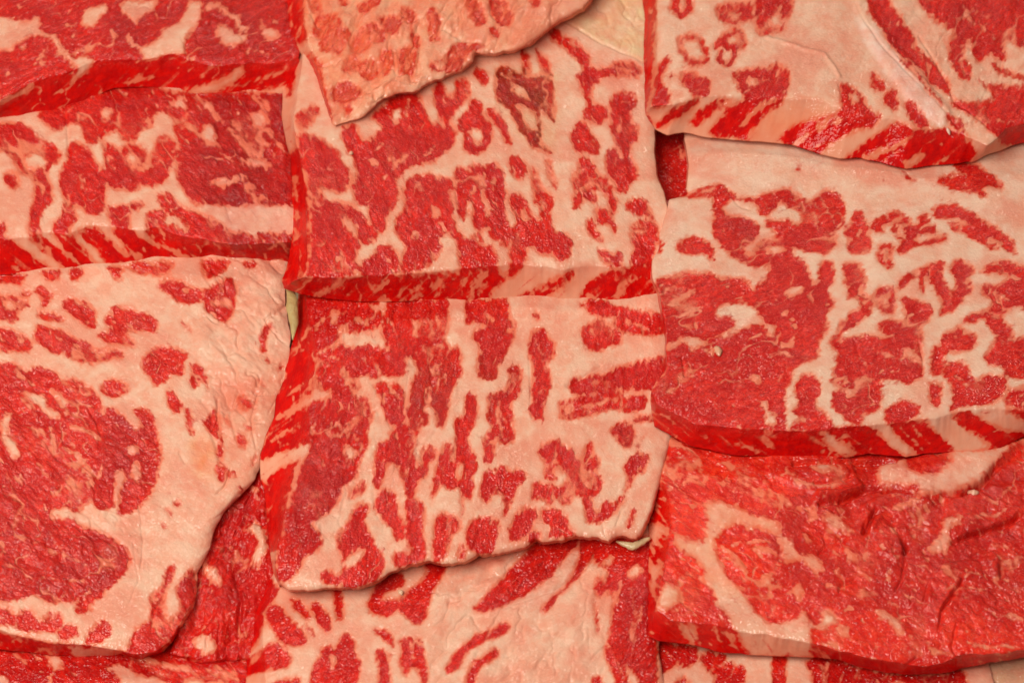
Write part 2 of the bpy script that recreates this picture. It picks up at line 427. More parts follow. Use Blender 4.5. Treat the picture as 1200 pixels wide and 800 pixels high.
    for k, mp in tints.items():
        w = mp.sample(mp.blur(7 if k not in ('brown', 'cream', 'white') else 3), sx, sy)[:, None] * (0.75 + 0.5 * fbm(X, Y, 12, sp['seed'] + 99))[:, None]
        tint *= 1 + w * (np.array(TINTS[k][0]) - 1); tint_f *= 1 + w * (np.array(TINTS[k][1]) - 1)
    wetness = Wt.sample(Wt.blur(3), X, Y)
    # --- relief (mm), along the surface
    Hs = H.sample(H.blur(0.6), X + 1.3 * fbm(X, Y, 12, sp['seed'] + 17), Y + 1.3 * fbm(X, Y, 12, sp['seed'] + 18))
    rel = Hs * 0.9
    amp = sp.get('relief', 1.0)
    soft = np.clip(M.sample(M.blur(1.8), sx, sy), 0, 1)
    rel = rel - 0.30 * amp * soft
    rel = rel + amp * (0.38 * fbm(gx / 2.2, gy, 14, sp['seed'] + 31) * (0.35 + 0.65 * soft) + 0.15 * fbm(gx / 1.8, gy, 5, sp['seed'] + 35, 2) * soft + 0.14 * fbm(X, Y, 22, sp['seed'] + 37))
    lump = Bm.sample(Bm.blur(7), X, Y)                                              # places that are folded, torn or lumpy
    fold = np.clip(1 - np.abs(fbm(wxn / 2.2, wyn, 24, sp['seed'] + 41, 3)) * 5.5, 0, 1)
    rel = rel + lump * (0.62 * fbm(gx / 1.7, gy, 22, sp['seed'] + 43, 4) - 0.30 * fold ** 2)
    rel = rel * (1 - 0.6 * wall)
    co = at(X, Y, ZZ * 0.001)
    nrm = vertex_normals(co, quads, tris)
    co = co + nrm * (rel * 0.001)[:, None]
    nrm = vertex_normals(co, quads, tris)
    TOPS[key] = (X[:nu * nv], Y[:nu * nv], co[:nu * nv].copy())
    # --- the thing and its parts
    base = np.array([*at(cx, cy, ZZ.min() * 0.001)])
    root = bpy.data.objects.new(sp['name'], None); scene.collection.objects.link(root)
    root.empty_display_size = 0.01
    root.location = base
    root['label'] = sp['label']; root['category'] = sp.get('category', 'beef slice')
    if sp.get('group', True): root['group'] = 'raw marbled beef slices laid out in overlapping rows'
    attrs = {'lean': lean, 'lean_soft': lean_soft, 'wall': wall, 'tint': tint, 'fat_tint': tint_f, 'wetness': wetness}
    co = co - base
    mat = sp['mat']
    qc = quads[:len(q_top)]
    fx, fy = X[qc].mean(1), Y[qc].mean(1)
    sel = np.zeros(len(q_top), int)                      # 0 fat, 1 lean, then the named parts
    fl = lean[qc].mean(1)
    sel[fl > 0.5] = 1
    for k, (pname, plabel, poly) in enumerate(sp.get('parts', ())):
        mk = Map(x0, y0, x1, y1, 0); mk.poly(poly, 1)
        inside = mk.sample(mk.a, X, Y)[qc].mean(1) > 0.5
        sel[inside] = 2 + k
    no_t = np.zeros((0, 3), int)
    for k, (pname, plabel) in enumerate([('fat_marbling', None), ('lean_meat', None)] + [(p[0], p[1]) for p in sp.get('parts', ())]):
        f = qc[sel == k]
        if len(f) < 4: continue
        o = link(pname, mesh_from(pname, co, f, no_t, attrs, nrm, mat), root)
        if plabel: o['label'] = plabel
    link('cut_side', mesh_from('cut_side', co, quads[len(q_top):], tris, attrs, nrm, mat), root)
    return root

# marbling traced by hand: R/F lean and fat patches, r/f strokes (width), T own colour of a patch (one with shade painted in), G furrow (width, depth), H raised patch
TRACES = """# L1
base 1
@0 0
F 0 60 50 70 100 90 140 55 165 90 160 130 110 150 60 180 20 200 0 195 -60 200 -60 80
f 22 160 130 225 155 240 205 290 240 340 250
f 14 190 180 150 225 165 250
F 478 0 620 0 603 40 560 62 530 90 495 62 465 30
F 312 60 350 28 420 22 432 42 385 75 365 108 332 110 312 90
F 735 0 785 0 785 70 765 105 735 130 722 180 730 215 690 210 640 215 600 240 560 235 545 205 560 180 600 165 640 115 690 90 720 50
f 12 430 180 450 140 440 110
f 10 250 90 280 105
f 12 500 130 520 175 560 190
f 20 810 30 850 20 890 50 930 70 930 110 960 120
F 840 100 880 95 920 130 960 140 975 165 940 175 890 180 860 170 845 140
F 1010 110 1060 110 1090 130 1080 155 1030 150
f 8 960 200 1010 190 1050 210
f 8 1040 60 1080 90
F 300 215 350 210 375 240 335 285 300 315 262 358 285 305 310 255
F -40 405 0 385 60 362 130 318 135 342 90 372 20 405 -40 425
F 475 318 560 300 635 290 600 308 500 330
F 705 365 745 345 800 330 860 320 905 285 960 245 955 285 900 330 850 355 790 370
f 8 930 340 1000 310 1080 290 1130 260
F 1018 360 1060 342 1125 325 1125 372 1060 388 1028 380
f 8 780 290 800 300
f 6 180 455 260 425
T crimson 800 0 1140 0 1140 230 1000 240 860 240 740 220 730 160 790 90
T crimson 430 60 720 0 700 90 560 180 450 180
G 8 4 780 0 795 60 790 95
G 10 4 730 215 725 170 745 130
@0 0
B 1.0 760 -100 1180 -100 1180 260 860 240 740 200
B 0.5 -60 -100 760 -100 760 240 -60 400
# L2
base 0
@0 0
R 640 360 1180 360 1180 800 700 800 720 740 690 690 690 640 700 560 680 500 690 470 650 440 630 400
R 200 400 330 380 450 330 560 320 660 360 640 420 600 450 600 490 550 510 520 550 470 540 460 500 420 520 370 560 330 540 320 490 290 470 230 510 180 480 150 450
F 398 420 425 412 440 445 415 472 395 455
R -60 480 90 485 150 540 210 565 240 610 210 640 180 670 195 730 210 780 190 800 130 800 140 720 120 680 80 680 60 640 20 590 -60 570
F 90 620 140 595 190 625 170 660 120 660 95 645
R 15 680 45 665 75 700 75 735 50 740 20 715
R 265 560 300 550 350 590 380 640 385 700 400 750 415 800 255 800 240 740 235 680 265 630
F 300 670 320 690 330 740 310 730
R 400 550 450 570 470 590 500 560 545 565 575 600 570 640 540 660 545 700 555 735 520 750 490 735 470 740 440 730 405 700 410 630
F 490 600 520 590 540 640 520 650 495 630
f 8 440 620 450 660
R 600 570 640 530 680 550 690 590 670 640 655 690 620 720 560 725 545 690 590 660 590 620
F 655 400 720 375 745 430 700 425
f 20 790 400 825 430 850 465
F 790 490 830 480 850 530 830 570 790 545
f 16 725 490 755 500 780 530
F 980 440 1020 425 1050 470 1020 500 985 490
f 12 890 500 950 560 1010 600
F 820 700 860 690 900 700 930 680 935 715 870 732 830 720
F 940 620 1010 615 1070 640 1050 655 960 640
f 8 1050 520 1120 600
f 12 940 690 1000 740
f 7 860 600 930 650
f 7 1000 540 1060 570
f 8 880 470 940 490
@0 200
R 135 60 190 80 205 110 160 150 150 220 160 255 130 265 105 220 120 180 130 130
R 245 140 290 150 300 190 280 210 270 240 215 250 200 200 240 190
R 425 140 500 135 510 180 505 220 470 235 440 210 425 180
R 510 125 560 120 568 132 530 160 508 150
R 265 0 410 0 415 110 400 160 370 170 320 150 290 100 255 60
F 300 0 330 30 335 75 310 60
R 405 0 545 0 545 60 520 80 470 40 420 55
R 545 0 660 0 640 40 600 60 560 55
R 620 92 660 92 700 135 760 160 820 180 900 240 1180 250 1180 360 700 330 600 240 570 205 580 160 640 155 625 120
F 620 180 680 165 740 215 725 245 670 210 650 230
F 690 55 730 95 770 145 730 155 700 130 690 100
F 880 185 920 200 1000 240 1040 290 1020 290 960 240 900 215
f 8 790 110 850 175
f 6 960 60 1010 130
f 8 970 120 1030 100 1060 120
R -60 200 25 205 15 250 60 285 110 285 110 258 165 262 205 248 280 250 360 218 450 228 560 238 620 225 720 262 900 300 1180 280 1180 420 -60 430
F 60 290 112 262 160 300 250 375 255 402 215 398
f 10 15 350 70 385
F 160 262 210 252 262 310 330 368 345 382 305 375 240 318
F 280 252 322 248 400 330 420 376 380 376 340 320
F 372 222 430 225 500 300 560 340 530 346 440 288
F 512 228 562 238 640 290 740 330 785 352 740 357 600 292 540 262
f 8 830 282 895 342
f 6 620 330 660 345
f 7 180 300 195 302
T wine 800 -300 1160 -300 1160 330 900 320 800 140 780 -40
T crimson 400 -340 800 -300 800 -240 420 -200
G 12 5 250 -300 270 -60
@0 0
B 0.9 700 380 1160 380 1160 860 900 860 720 700
# L3
base 0
@0 200
R -60 475 60 490 110 510 115 530 60 540 80 580 50 590 -60 560
F 20 510 70 520 40 550 10 540
f 8 -20 500 30 500
R 70 470 100 460 120 480 90 495
r 22 150 465 190 485 170 520
R 250 500 290 500 340 510 375 550 370 590 370 615 335 615 320 590 280 560 245 530
f 6 300 510 330 530
R 145 550 200 555 260 575 240 585 150 575
R -60 595 50 620 90 640 130 670 120 700 60 705 -60 690
F 55 650 100 660 85 680
R 130 650 150 605 200 610 260 630 290 655 340 670 370 700 420 695 480 700 470 730 400 735 360 745 310 745 260 720 240 690 230 715 190 700 160 670
F 210 640 250 650 240 672
R 445 525 500 535 560 555 600 580 620 610 600 630 550 625 500 620 490 645 530 670 525 685 480 675 420 670 375 645 420 630 440 610 410 600 410 575 440 560
R 420 370 480 370 470 430 440 420
R 480 370 680 350 660 400 600 405 540 400
R 160 395 240 390 230 430 180 425
R 270 385 325 375 310 420 280 425
R -60 400 110 405 80 440 20 435 -60 430
R 780 340 900 350 880 380 850 410 800 420
R 610 445 660 420 720 440 790 470 790 500 750 515 700 510 660 480
F 700 450 730 460 720 480
R 800 470 850 440 905 415 920 450 915 520 900 580 850 575 830 540 800 545
f 8 840 500 870 455
r 16 1050 600 1030 640 1030 700
R 940 350 1000 360 990 380 960 375
r 6 710 590 750 630
@0 400
R 552 90 580 40 625 18 690 25 735 45 720 70 715 135 690 130 665 105 660 150 600 175 585 140 555 110
R 750 80 790 100 805 150 775 155 755 190 745 160
r 6 800 150 815 190
R 650 190 680 195 710 250 700 280 680 285 655 235
r 14 735 270 735 320 755 360
R 395 160 430 145 480 160 505 185 470 210 430 215 395 190
R -60 80 50 80 110 120 140 95 200 110 240 150 300 150 350 175 390 220 400 270 440 250 480 290 510 330 540 350 560 340 520 255 560 260 600 300 615 370 630 430 610 520 590 590 540 660 470 690 460 640 420 650 370 650 360 610 300 660 190 680 180 720 230 700 300 690 340 720 390 740 440 770 480 800 480 900 -60 900
F 90 185 140 195 175 205 190 255 240 280 235 310 200 305 150 255 110 220
f 16 200 185 240 230 260 280
f 12 220 200 270 240
f 10 240 160 290 190
f 10 60 110 130 170
F 5 290 45 270 40 330 30 360 70 400 80 450 50 460 20 410 0 370
F 60 520 85 500 90 540 65 545
f 12 195 335 205 380 210 430
f 16 280 330 340 350 380 375
f 14 250 410 300 440 330 470
f 16 345 490 360 530 350 570
F 440 500 480 490 500 530 470 590 465 640 440 640 440 580 450 540
F 490 410 520 400 540 415 525 440 500 430
F 510 480 540 460 560 530 540 560 515 530
F 400 210 430 210 490 280 470 290 430 245 400 290
f 14 510 290 550 330
f 8 400 480 380 540
f 7 110 330 160 360
f 7 80 220 120 260
f 8 150 600 180 640
F 180 690 210 650 270 640 290 665 360 630 380 650 440 650 450 680 530 650 600 590 640 800 480 800 440 770 390 700 340 730 290 700 250 690 200 705
f 8 20 640 60 650
f 10 90 690 130 690
r 18 690 627 692 632
R 935 200 965 220 980 260 940 270
r 22 940 370 948 400
R 835 260 860 300 850 380 820 350 790 320 815 290
r 8 850 400 870 470 900 530
r 12 915 510 925 530
r 6 1090 120 1105 90
r 8 410 690 411 690
r 4 640 640 665 680
r 4 630 710 650 730
@0 560
R -60 60 170 130 200 160 230 150 240 175 270 160 300 200 340 190 380 225 430 235 480 260 510 310 480 370 440 410 400 450 370 470 340 520 300 525 290 500 320 470 270 480 200 490 170 470 130 450 90 460 50 480 -60 480
f 8 350 430 300 470
R -60 510 40 505 60 530 50 570 -60 575
R 60 560 100 505 130 515 135 555 170 560 190 520 235 525 245 560 225 590 190 600 150 595 110 600 60 580
R 220 600 260 570 300 575 305 610 270 630 230 625
R 350 600 400 555 430 570 430 605 390 635 360 650 335 640
R 500 650 520 600 560 570 590 560 590 440 620 440 640 400 660 340 680 340 665 400 645 440 640 520 660 560 700 490 690 430 730 370 760 350 772 420 760 480 740 530 720 560 700 600 660 650 600 700 500 700
F 650 480 690 460 705 500 690 540 650 530
R -60 590 60 620 190 645 340 655 430 672 520 690 600 680 660 650 715 580 740 600 700 700 560 740 -60 740
F 265 655 450 678 440 705 285 705
f 10 160 660 225 690
T orange 740 -150 800 -170 850 -130 850 -20 770 10 740 -70
T dullpink 880 -400 1130 -500 1120 -100 1010 0 880 60 850 -100
T crimson 380 -250 500 -280 600 -200 600 -60 480 120 440 60 380 -100
T crimson -60 140 500 240 500 320 380 460 -60 470
T crimson 690 370 770 350 770 500 700 540 690 440
G 14 7 345 -270 375 -230 390 -180 385 -110
G 10 5 200 -180 215 -90 260 -60 300 0 305 60
G 14 6 445 230 490 270 510 310 500 340
G 8 4 0 -130 60 -60
G 9 5 560 -100 600 -160 620 -110 580 -30
G 20 6 790 -300 830 -250 820 -200 860 -60
G 14 5 640 460 600 520 590 600
G 10 4 700 -100 720 -60
G 8 3 540 60 560 250 550 350
G 6 2 520 250 540 400 500 500
G 8 3 840 -320 870 -200
G 9 4 930 -330 900 -250 920 -160
G 9 4 1010 -330 980 -230 1000 -120
G 7 3 1090 -330 1050 -250
G 7 6 686 92 695 96
@0 400
B 0.8 -60 80 400 200 620 350 600 700 480 900 -60 900
B 1.7 820 -300 1130 -380 1120 100 1010 400 860 420 830 200 760 100 780 -50
@0 560
B 0.8 -60 130 500 250 500 340 380 480 -60 480
@0 400
r 10 880 290 900 330
r 12 960 330 985 345
r 9 1000 440 985 480
r 10 870 360 865 430
r 8 1040 60 1060 90
r 8 1010 150 1040 180
R 840 470 870 500 880 540 855 540
r 8 930 560 950 600
G 10 9 850 230 850 300 830 340
G 9 8 900 500 880 560 850 590
G 9 8 960 240 1000 260
@0 400
v 10 40 160 120 240 160 330 180 420
v 10 100 420 180 520 230 600
v 8 300 260 340 320
v 8 20 500 60 600 40 680
@0 560
v 12 0 150 60 220 160 260 250 300
v 14 20 330 120 380 240 400 330 400
v 10 200 220 260 300 350 340
# L3b
base 1
@0 560
F 1000 150 1030 190 1050 290 1000 350 980 320 1010 250 990 210 950 210
F 785 325 850 355 870 400 860 440 830 400 800 370
F 745 620 800 612 850 650 850 670 800 702 760 650
f 8 900 250 930 300
f 12 980 20 1010 60
T crimson 830 100 960 60 960 500 830 520
T wet 905 100 965 100 965 740 905 740
G 22 16 915 370 940 480 930 600 940 740
G 10 6 850 470 860 560 850 640
G 8 6 860 120 880 250 850 330
@0 560
B 2.4 700 0 1060 0 1060 800 640 800
# L4
base 1
@0 560
F 180 690 240 690 245 740 210 760 205 800 180 800 205 750
f 12 60 690 100 720
F 400 740 450 720 480 720 540 770 600 770 660 800 660 840 500 840 450 770
f 14 560 700 620 720 700 740 740 740
F -60 760 30 765 40 840 -60 840
F 720 780 800 790 900 800 900 850 720 850
f 8 700 690 720 710
f 12 850 740 930 790
T crimson -60 680 180 680 180 840 -60 840
T crimson 250 680 560 700 700 840 250 800
# C1
base 0
@300 0
R 190 -40 240 -20 260 40 220 50
R 320 -30 360 0 350 20 330 15
R 380 20 440 10 490 -20 480 20 420 50
R 240 60 300 50 330 80 330 110 370 120 350 180 330 200 260 200 250 150 220 110
R 480 70 540 60 570 90 550 130 510 120
R 560 30 610 30 635 70 610 100 600 90 570 70
R 600 100 630 130 635 190 620 190 605 140
R 370 170 400 120 450 90 500 110 510 160 460 165 420 200 380 210
f 7 420 150 470 130
R 670 50 700 40 720 80 715 150 680 155 675 100
R 340 240 380 200 400 240 360 290 340 280
R 395 250 460 230 480 280 440 310 405 290
R 485 200 530 190 540 260 505 300 485 250
R 548 200 600 180 630 220 610 290 560 290
f 6 580 210 590 270
R 815 -20 870 10 890 50 900 90 870 100 830 50
R 910 -20 970 0 1005 50 990 100 950 90 915 40
f 7 930 10 970 40 960 80
R 1070 -20 1115 0 1100 30 1080 25
R 920 110 950 120 940 150 910 130
R 290 350 350 320 400 340 410 380 340 400 300 380
R 340 410 380 420 350 450
R 670 250 740 225 760 180 800 160 880 170 900 190 830 200 820 235 790 280 740 282 690 270
F 690 240 740 240 760 260 720 270
R 100 -80 178 -80 185 90 190 150 175 180 130 160
R 195 200 250 240 290 480 250 470 220 350
f 8 130 0 140 100
T orangeish 100 -200 700 -200 700 260 560 330 440 420 300 500 240 300
T orangeish 640 0 900 -40 1200 0 1100 150 930 210 850 160
G 8 4 540 200 545 290 560 300
G 8 4 475 240 480 300
G 10 5 460 370 470 400 440 410
G -12 5 440 420 460 350 530 320 640 350
G 14 5 730 110 800 150 900 170
G 10 5 960 110 930 190
G 8 4 905 100 860 60
G 10 4 630 100 640 190 630 290
@300 0
B 1.5 100 -200 1260 -200 1160 140 900 240 400 500 250 500
# C2
base 0
@300 0
R 155 460 190 420 240 400 245 440 220 480 180 510
F 165 450 190 470 170 490
R 150 520 240 530 270 560 310 580 330 640 360 660 365 700 350 740 310 750 260 730 230 740 240 800 190 800 180 650
R 330 510 390 480 410 550 440 550 480 520 500 490 470 470 440 460 500 410 560 360 640 360 640 390 670 450 680 480 720 490 715 440 690 380 700 320 730 320 740 380 780 370 780 310 820 300 835 340 830 380 800 410 770 440 750 460 780 520 770 560 740 590 700 630 670 635 620 640 590 650 570 680 540 700 555 740 550 800 400 800 370 730 400 680 390 620 350 570
F 525 430 575 415 575 450 555 490 530 470
f 10 600 390 580 460
F 440 625 482 618 480 640 450 642
f 8 545 640 590 600
f 8 660 610 700 570
f 6 470 580 500 560
R 790 480 830 430 850 380 880 400 880 450 920 480 920 540 890 590 850 605 810 580 820 530 785 505
F 835 500 870 500 892 530 870 570 845 550 832 520
f 8 730 460 735 500
f 8 720 375 745 400
R 900 425 930 430 970 480 1000 560 980 570 950 500 910 460
R 860 265 900 290 910 320 890 330 850 290
R 940 265 980 260 1020 290 1080 310 1120 290 1160 330 1165 480 1130 440 1110 420 1110 560 1180 610 1080 580 1060 540 1020 490 990 420 940 390
F 990 320 1050 340 1080 400 1050 390 1010 370
F 1015 400 1060 420 1100 450 1100 520 1060 510
R 1035 190 1060 210 1070 300 1045 280
R 1090 180 1140 240 1160 300 1140 310 1110 250
R 990 615 1030 610 1055 650 1050 690 1020 700 995 670
r 7 1130 620 1160 700 1175 740
R 1070 650 1090 690 1110 750 1140 800 1090 790
R 720 685 760 700 780 740 760 745 730 715
R 580 730 620 690 680 680 720 710 745 760 760 800 580 800
F 600 755 630 755 630 775 610 775
R 780 690 810 670 830 680 850 640 880 650 895 690 910 640 940 640 965 690 975 760 960 800 780 800
F 918 700 935 710 930 760 915 740
R 990 770 1030 755 1050 800 990 800
T brown 930 255 1180 280 1180 600 1060 580 930 400
@560 0
R 270 130 310 110 330 150 360 140 390 160 410 200 430 210 440 260 470 280 520 260 540 240 620 250 640 270 630 300 560 300 500 290 460 320 440 350 450 410 500 420 510 440 480 490 430 470 410 440 430 410 400 330 380 290 400 290 420 270 400 240 370 220 330 180 290 155
f 8 370 160 385 200
f 8 540 270 600 280
R 520 380 560 360 610 370 620 400 590 440 600 480 625 490 625 540 600 560 590 600 620 650 620 710 590 700 560 690 510 690 500 610 510 590 530 580 560 620 570 600 530 550 520 500
f 8 560 400 600 390
f 6 560 460 550 520
f 8 540 620 530 670
R 385 470 420 480 440 520 470 560 470 600 440 600 420 580 400 600 370 570 360 520 380 510
f 6 440 540 455 580
R 400 610 450 640 470 680 510 720 530 760 530 800 500 760 470 720 460 740 430 740 440 770 410 780 380 750 370 690 390 690
R 540 720 580 720 580 750 550 750
R 590 780 660 790 660 820 590 810
R 265 620 290 640 290 680 310 730 290 720 270 670
R 205 650 230 690 260 740 290 770 280 800 240 800 220 740
R 130 760 170 760 185 800 130 800
T cream 330 80 420 20 460 -60 660 -60 680 100 670 245 640 236 570 200 480 160 390 110
G 7 8 340 85 390 112 480 165 570 205 640 240
T crimson 520 240 640 250 630 560 600 640 500 600 520 400
@300 200
R 190 -40 350 -20 360 50 320 85 280 70 250 60 240 75 270 110 330 120 370 130 410 170 440 210 480 240 440 290 400 270 400 240 370 190 340 165 335 200 370 250 400 280 400 320 380 360 405 385 330 420 260 425 200 410 212 150
R 400 -10 520 -10 550 80 540 130 510 190 500 245 470 230 450 190 440 140 400 110 370 70
R 410 370 440 340 470 330 470 300 520 290 550 320 560 380 540 415 420 415 400 400
f 8 510 340 530 362
R 590 40 640 10 700 20 740 60 760 110 770 190 790 250 830 270 850 240 880 250 890 290 920 290 945 340 940 385 790 395 790 330 780 280 760 250 720 240 715 290 740 330 690 350 660 380 580 412 570 340 590 300 570 270 540 240 545 180 590 150 575 90
F 600 260 625 230 638 242 610 272
F 685 140 710 130 725 180 700 180
F 668 375 700 345 728 300 745 330 710 362 685 400 670 400
f 10 780 270 790 380
f 6 720 200 740 230
R 780 -10 960 -10 970 60 960 120 980 200 1000 240 980 300 950 270 920 260 910 210 880 240 850 210 840 170 820 170 800 200 790 160 780 60
F 820 110 850 120 850 160 820 165
F 870 60 900 110 930 150 910 180 880 120
F 920 30 935 40 930 90 915 70
f 10 840 240 880 290
R 1000 100 1030 90 1060 130 1080 180 1110 190 1120 130 1100 90 1080 30 1070 -10 1090 -10 1110 70 1160 100 1160 140 1140 200 1160 230 1160 290 1170 330 1150 320 1110 330 1090 300 1060 290 1050 310 1050 350 1010 390 990 330 1000 240 1020 200 1005 150
F 1035 140 1055 160 1070 195 1040 200
@560 200
R 290 250 340 240 370 290 360 330 320 360 290 320 250 330 260 280
R 120 370 150 330 190 290 190 340 155 395
R 380 80 410 80 400 130 380 160 370 130
R 365 10 400 30 420 60 460 90 465 130 430 110 400 90 370 50
R 420 190 440 185 460 230 490 270 480 280 445 260 425 220
R 460 150 500 150 520 180 510 210 470 200
R 510 80 540 110 540 170 520 170 515 130
R 440 20 500 30 530 80 500 80 460 50
r 14 520 200 540 240
R 465 310 500 310 520 330 550 310 560 340 560 380 520 375 490 350
R 590 115 630 110 670 140 690 190 640 170 580 150
R 600 220 640 200 690 190 705 230 700 290 680 350 660 380 600 370 610 300 600 260
f 7 620 240 660 230
R 510 -10 600 -10 610 40 580 70 540 50
R 398 500 430 440 520 392 640 372 720 340 760 470 740 560 560 560 400 550 430 545
F 420 500 445 478 462 500 420 535
f 8 545 500 600 430 640 410
f 8 500 545 560 530
R 145 512 250 450 350 402 392 392 330 450 250 485 180 518
R 30 382 80 382 70 430 20 480 0 490 0 430
@300 200
R 95 440 200 420 300 425 420 418 600 412 790 395 945 383 960 420 900 490 850 525 300 525 150 500
F 395 388 420 395 340 440 262 490 200 500 240 475 330 425
F 600 500 640 452 662 448 625 512 575 520
f 6 790 395 755 440 690 505
f 8 835 400 795 480
f 9 905 395 870 440 825 510
f 5 880 400 840 450
f 6 470 470 520 440
R 1005 515 1090 475 1200 420 1200 450 1120 505 1060 520
R 955 440 990 380 1040 370 1010 410 950 450
r 5 900 500 960 430 1010 390
G 6 2 1000 240 990 260
R 105 180 190 190 200 420 120 460 95 430 140 200
R 110 -90 135 -50 150 -110 175 -40 190 -70 208 120 212 250 205 400 190 440 95 440 130 300 140 100
f 9 182 -10 205 100 212 200 210 330 188 405
f 6 150 20 160 120 150 300
T orangeish 100 -20 180 -20 200 400 100 440
G -7 6 170 10 200 150 203 330 185 410
@300 0
F 110 350 165 180 250 300 262 400 160 430 150 520 115 520
R 115 330 150 230 150 300 130 400
R 155 455 190 440 220 460 195 500 165 500
@560 0
T wet 380 20 640 20 640 170 420 110
B 0.8 380 -60 660 -60 660 230 480 150
# C3
base 0
@300 200
R 170 480 480 500 500 560 490 600 440 620 340 640 345 680 370 700 440 680 500 700 530 730 540 800 200 800 230 740 110 790 100 740
F 288 540 322 550 312 600 288 600
f 12 330 615 390 575 430 590
f 12 240 720 280 690 330 660 350 620
F 240 700 330 735 300 765 240 750
F 430 515 490 525 500 560 460 555
f 8 420 720 440 780
f 8 180 660 210 610
R 520 500 750 500 755 590 740 640 745 700 730 760 720 800 600 800 580 740 590 800 550 800 550 740 520 700 490 620 500 580
F 608 570 640 590 630 650 612 640
F 590 715 620 740 655 800 600 800
f 7 680 620 690 680
f 7 700 560 720 600
R 760 690 790 680 800 730 800 800 755 800
R 820 500 985 500 990 580 1015 590 1010 650 970 700 960 740 940 750 940 800 870 800 870 730 890 690 850 660 850 630 900 610 890 590 820 600
F 838 582 890 592 885 612 845 622
f 7 900 560 940 590
r 22 1097 565 1100 568
r 5 1075 598 1076 600
R 1070 640 1090 620 1130 615 1140 650 1165 680 1160 730 1130 750 1080 740 1065 690
R 1080 760 1120 755 1150 770 1140 800 1085 800
R 990 780 1020 760 1040 780 1035 800 995 800
@560 200
R 410 610 460 590 480 580 510 600 560 640 560 680 520 680 470 700 430 690 410 650
f 6 440 620 460 650
R 395 520 480 500 560 535 640 550 720 560 730 640 660 640 560 625 530 600 540 570 440 560
f 8 580 580 640 600
@300 400
R 200 0 235 60 215 220 205 390 150 500 120 640 90 800 50 820 10 520 50 330 70 220 120 120
F 72 292 140 260 220 200 305 188 285 222 220 240 150 280 80 302
F 10 470 90 430 160 410 215 385 205 440 160 460 90 500 30 565 10 520
f 8 60 385 110 345 150 352
f 6 130 210 170 160
R 220 60 260 40 350 100 340 180 380 150 410 160 400 190 370 210 430 220 460 290 430 350 440 400 400 480 390 530 330 560 320 620 290 660 250 660 240 690 200 710 250 740 240 820 90 820 130 640 180 480 215 420 215 240 290 215 305 190 240 180
F 340 400 370 400 390 430 370 480 350 480
f 8 240 440 270 480
f 6 330 240 320 320
R 340 20 400 20 390 60 360 60
R 430 60 480 50 500 100 470 150 430 100
R 520 -10 560 -10 585 60 590 130 550 140 520 110 515 60
R 460 170 500 160 570 170 585 280 560 330 520 320 500 250 480 200
R 590 0 740 -10 760 50 790 10 800 60 790 140 760 190 750 250 730 340 710 330 700 260 670 240 640 280 640 330 620 400 600 420 640 520 610 620 590 600 560 480 510 470 500 530 480 580 460 560 470 440 480 400 520 390 530 350 580 320 600 240 612 150 630 120 630 60
F 580 50 598 70 612 140 592 230 580 160
F 690 90 725 85 715 108 700 108
f 7 695 130 720 155 748 125
f 6 665 190 690 230
f 6 600 440 590 520
f 5 620 380 640 420
R 640 420 680 405 710 430 700 450 670 470 660 530 630 540 620 500 650 470
R 650 270 680 290 670 330 640 320
R 820 200 850 210 865 260 850 330 830 350 830 420 860 440 860 510 840 530 850 560 840 620 810 600 790 570 760 580 720 550 690 620 680 660 690 580 710 470 740 390 760 400 750 470 780 460 780 300 820 290
F 790 470 812 465 812 520 790 545 778 510
f 6 735 480 720 530
R 855 -10 990 -10 975 50 940 90 940 140 890 150 860 110 870 60 880 30
R 990 100 1030 90 1040 130 1020 220 990 230 1000 280 1010 390 970 400 930 370 930 440 920 480 895 470 890 370 920 350 905 290 910 210 960 190 980 200 990 150
f 6 950 230 940 290 960 340
R 1070 -10 1160 -10 1165 40 1130 80 1150 160 1140 210 1115 240 1125 310 1080 300 1070 260 1095 240 1075 200 1085 120 1070 60
f 6 1100 200 1130 190
r 20 1195 240 1200 290
R 880 560 900 500 930 510 960 480 1000 510 1050 500 1055 540 1020 560 1000 620 990 630 970 690 960 680 980 620 940 570 900 630 880 620
R 360 590 420 540 430 570 400 600 360 615
R 320 740 350 720 380 660 400 640 430 630 440 650 420 700 440 740 470 800 320 820
R 460 640 480 590 530 580 550 640 570 700 580 760 550 780 530 720 500 690 490 660
R 590 620 650 620 660 680 640 740 660 800 600 800 580 720
r 5 805 600 808 680
R 690 800 700 690 740 660 800 690 790 740 760 760 740 800
R 820 740 850 690 900 680 950 700 940 750 920 800 840 800
R 990 760 1030 700 1040 650 1080 645 1100 680 1070 740 1000 780
@560 400
R 365 150 420 140 500 130 560 95 640 80 720 60 760 70 740 190 600 185 540 180 500 190 560 200 580 220 620 210 660 215 650 260 600 275 560 270 500 260 440 290 350 300 315 270 330 235 380 230 400 210 360 200
F 395 205 480 190 470 202 410 216
f 8 500 225 560 235
F 340 250 370 245 365 275 340 275
f 8 440 160 540 160
R 510 350 550 320 600 320 610 370 590 420 560 400 540 380
R 600 300 700 285 700 310 610 315
r 12 645 370 645 378
r 8 630 400 625 440
R 570 490 600 450 670 440 650 510 610 520 585 580 560 600 590 540
R 235 430 250 400 300 390 350 410 380 450 410 460 420 400 445 390 450 430 480 480 450 500 490 540 480 580 440 610 450 660 480 680 490 620 530 640 550 610 580 600 540 660 480 700 420 705 420 650 410 600 370 590 330 590 300 580 340 560 330 530 280 540 260 520 270 480
F 298 490 340 510 360 540 350 560 320 530 290 520
f 8 290 430 310 470
f 7 400 520 440 570
R 215 540 260 560 300 560 350 590 370 600 370 620 340 640 290 600 290 640 250 610 210 610
R 120 740 140 690 180 650 215 645 225 690 190 720 180 760 130 780
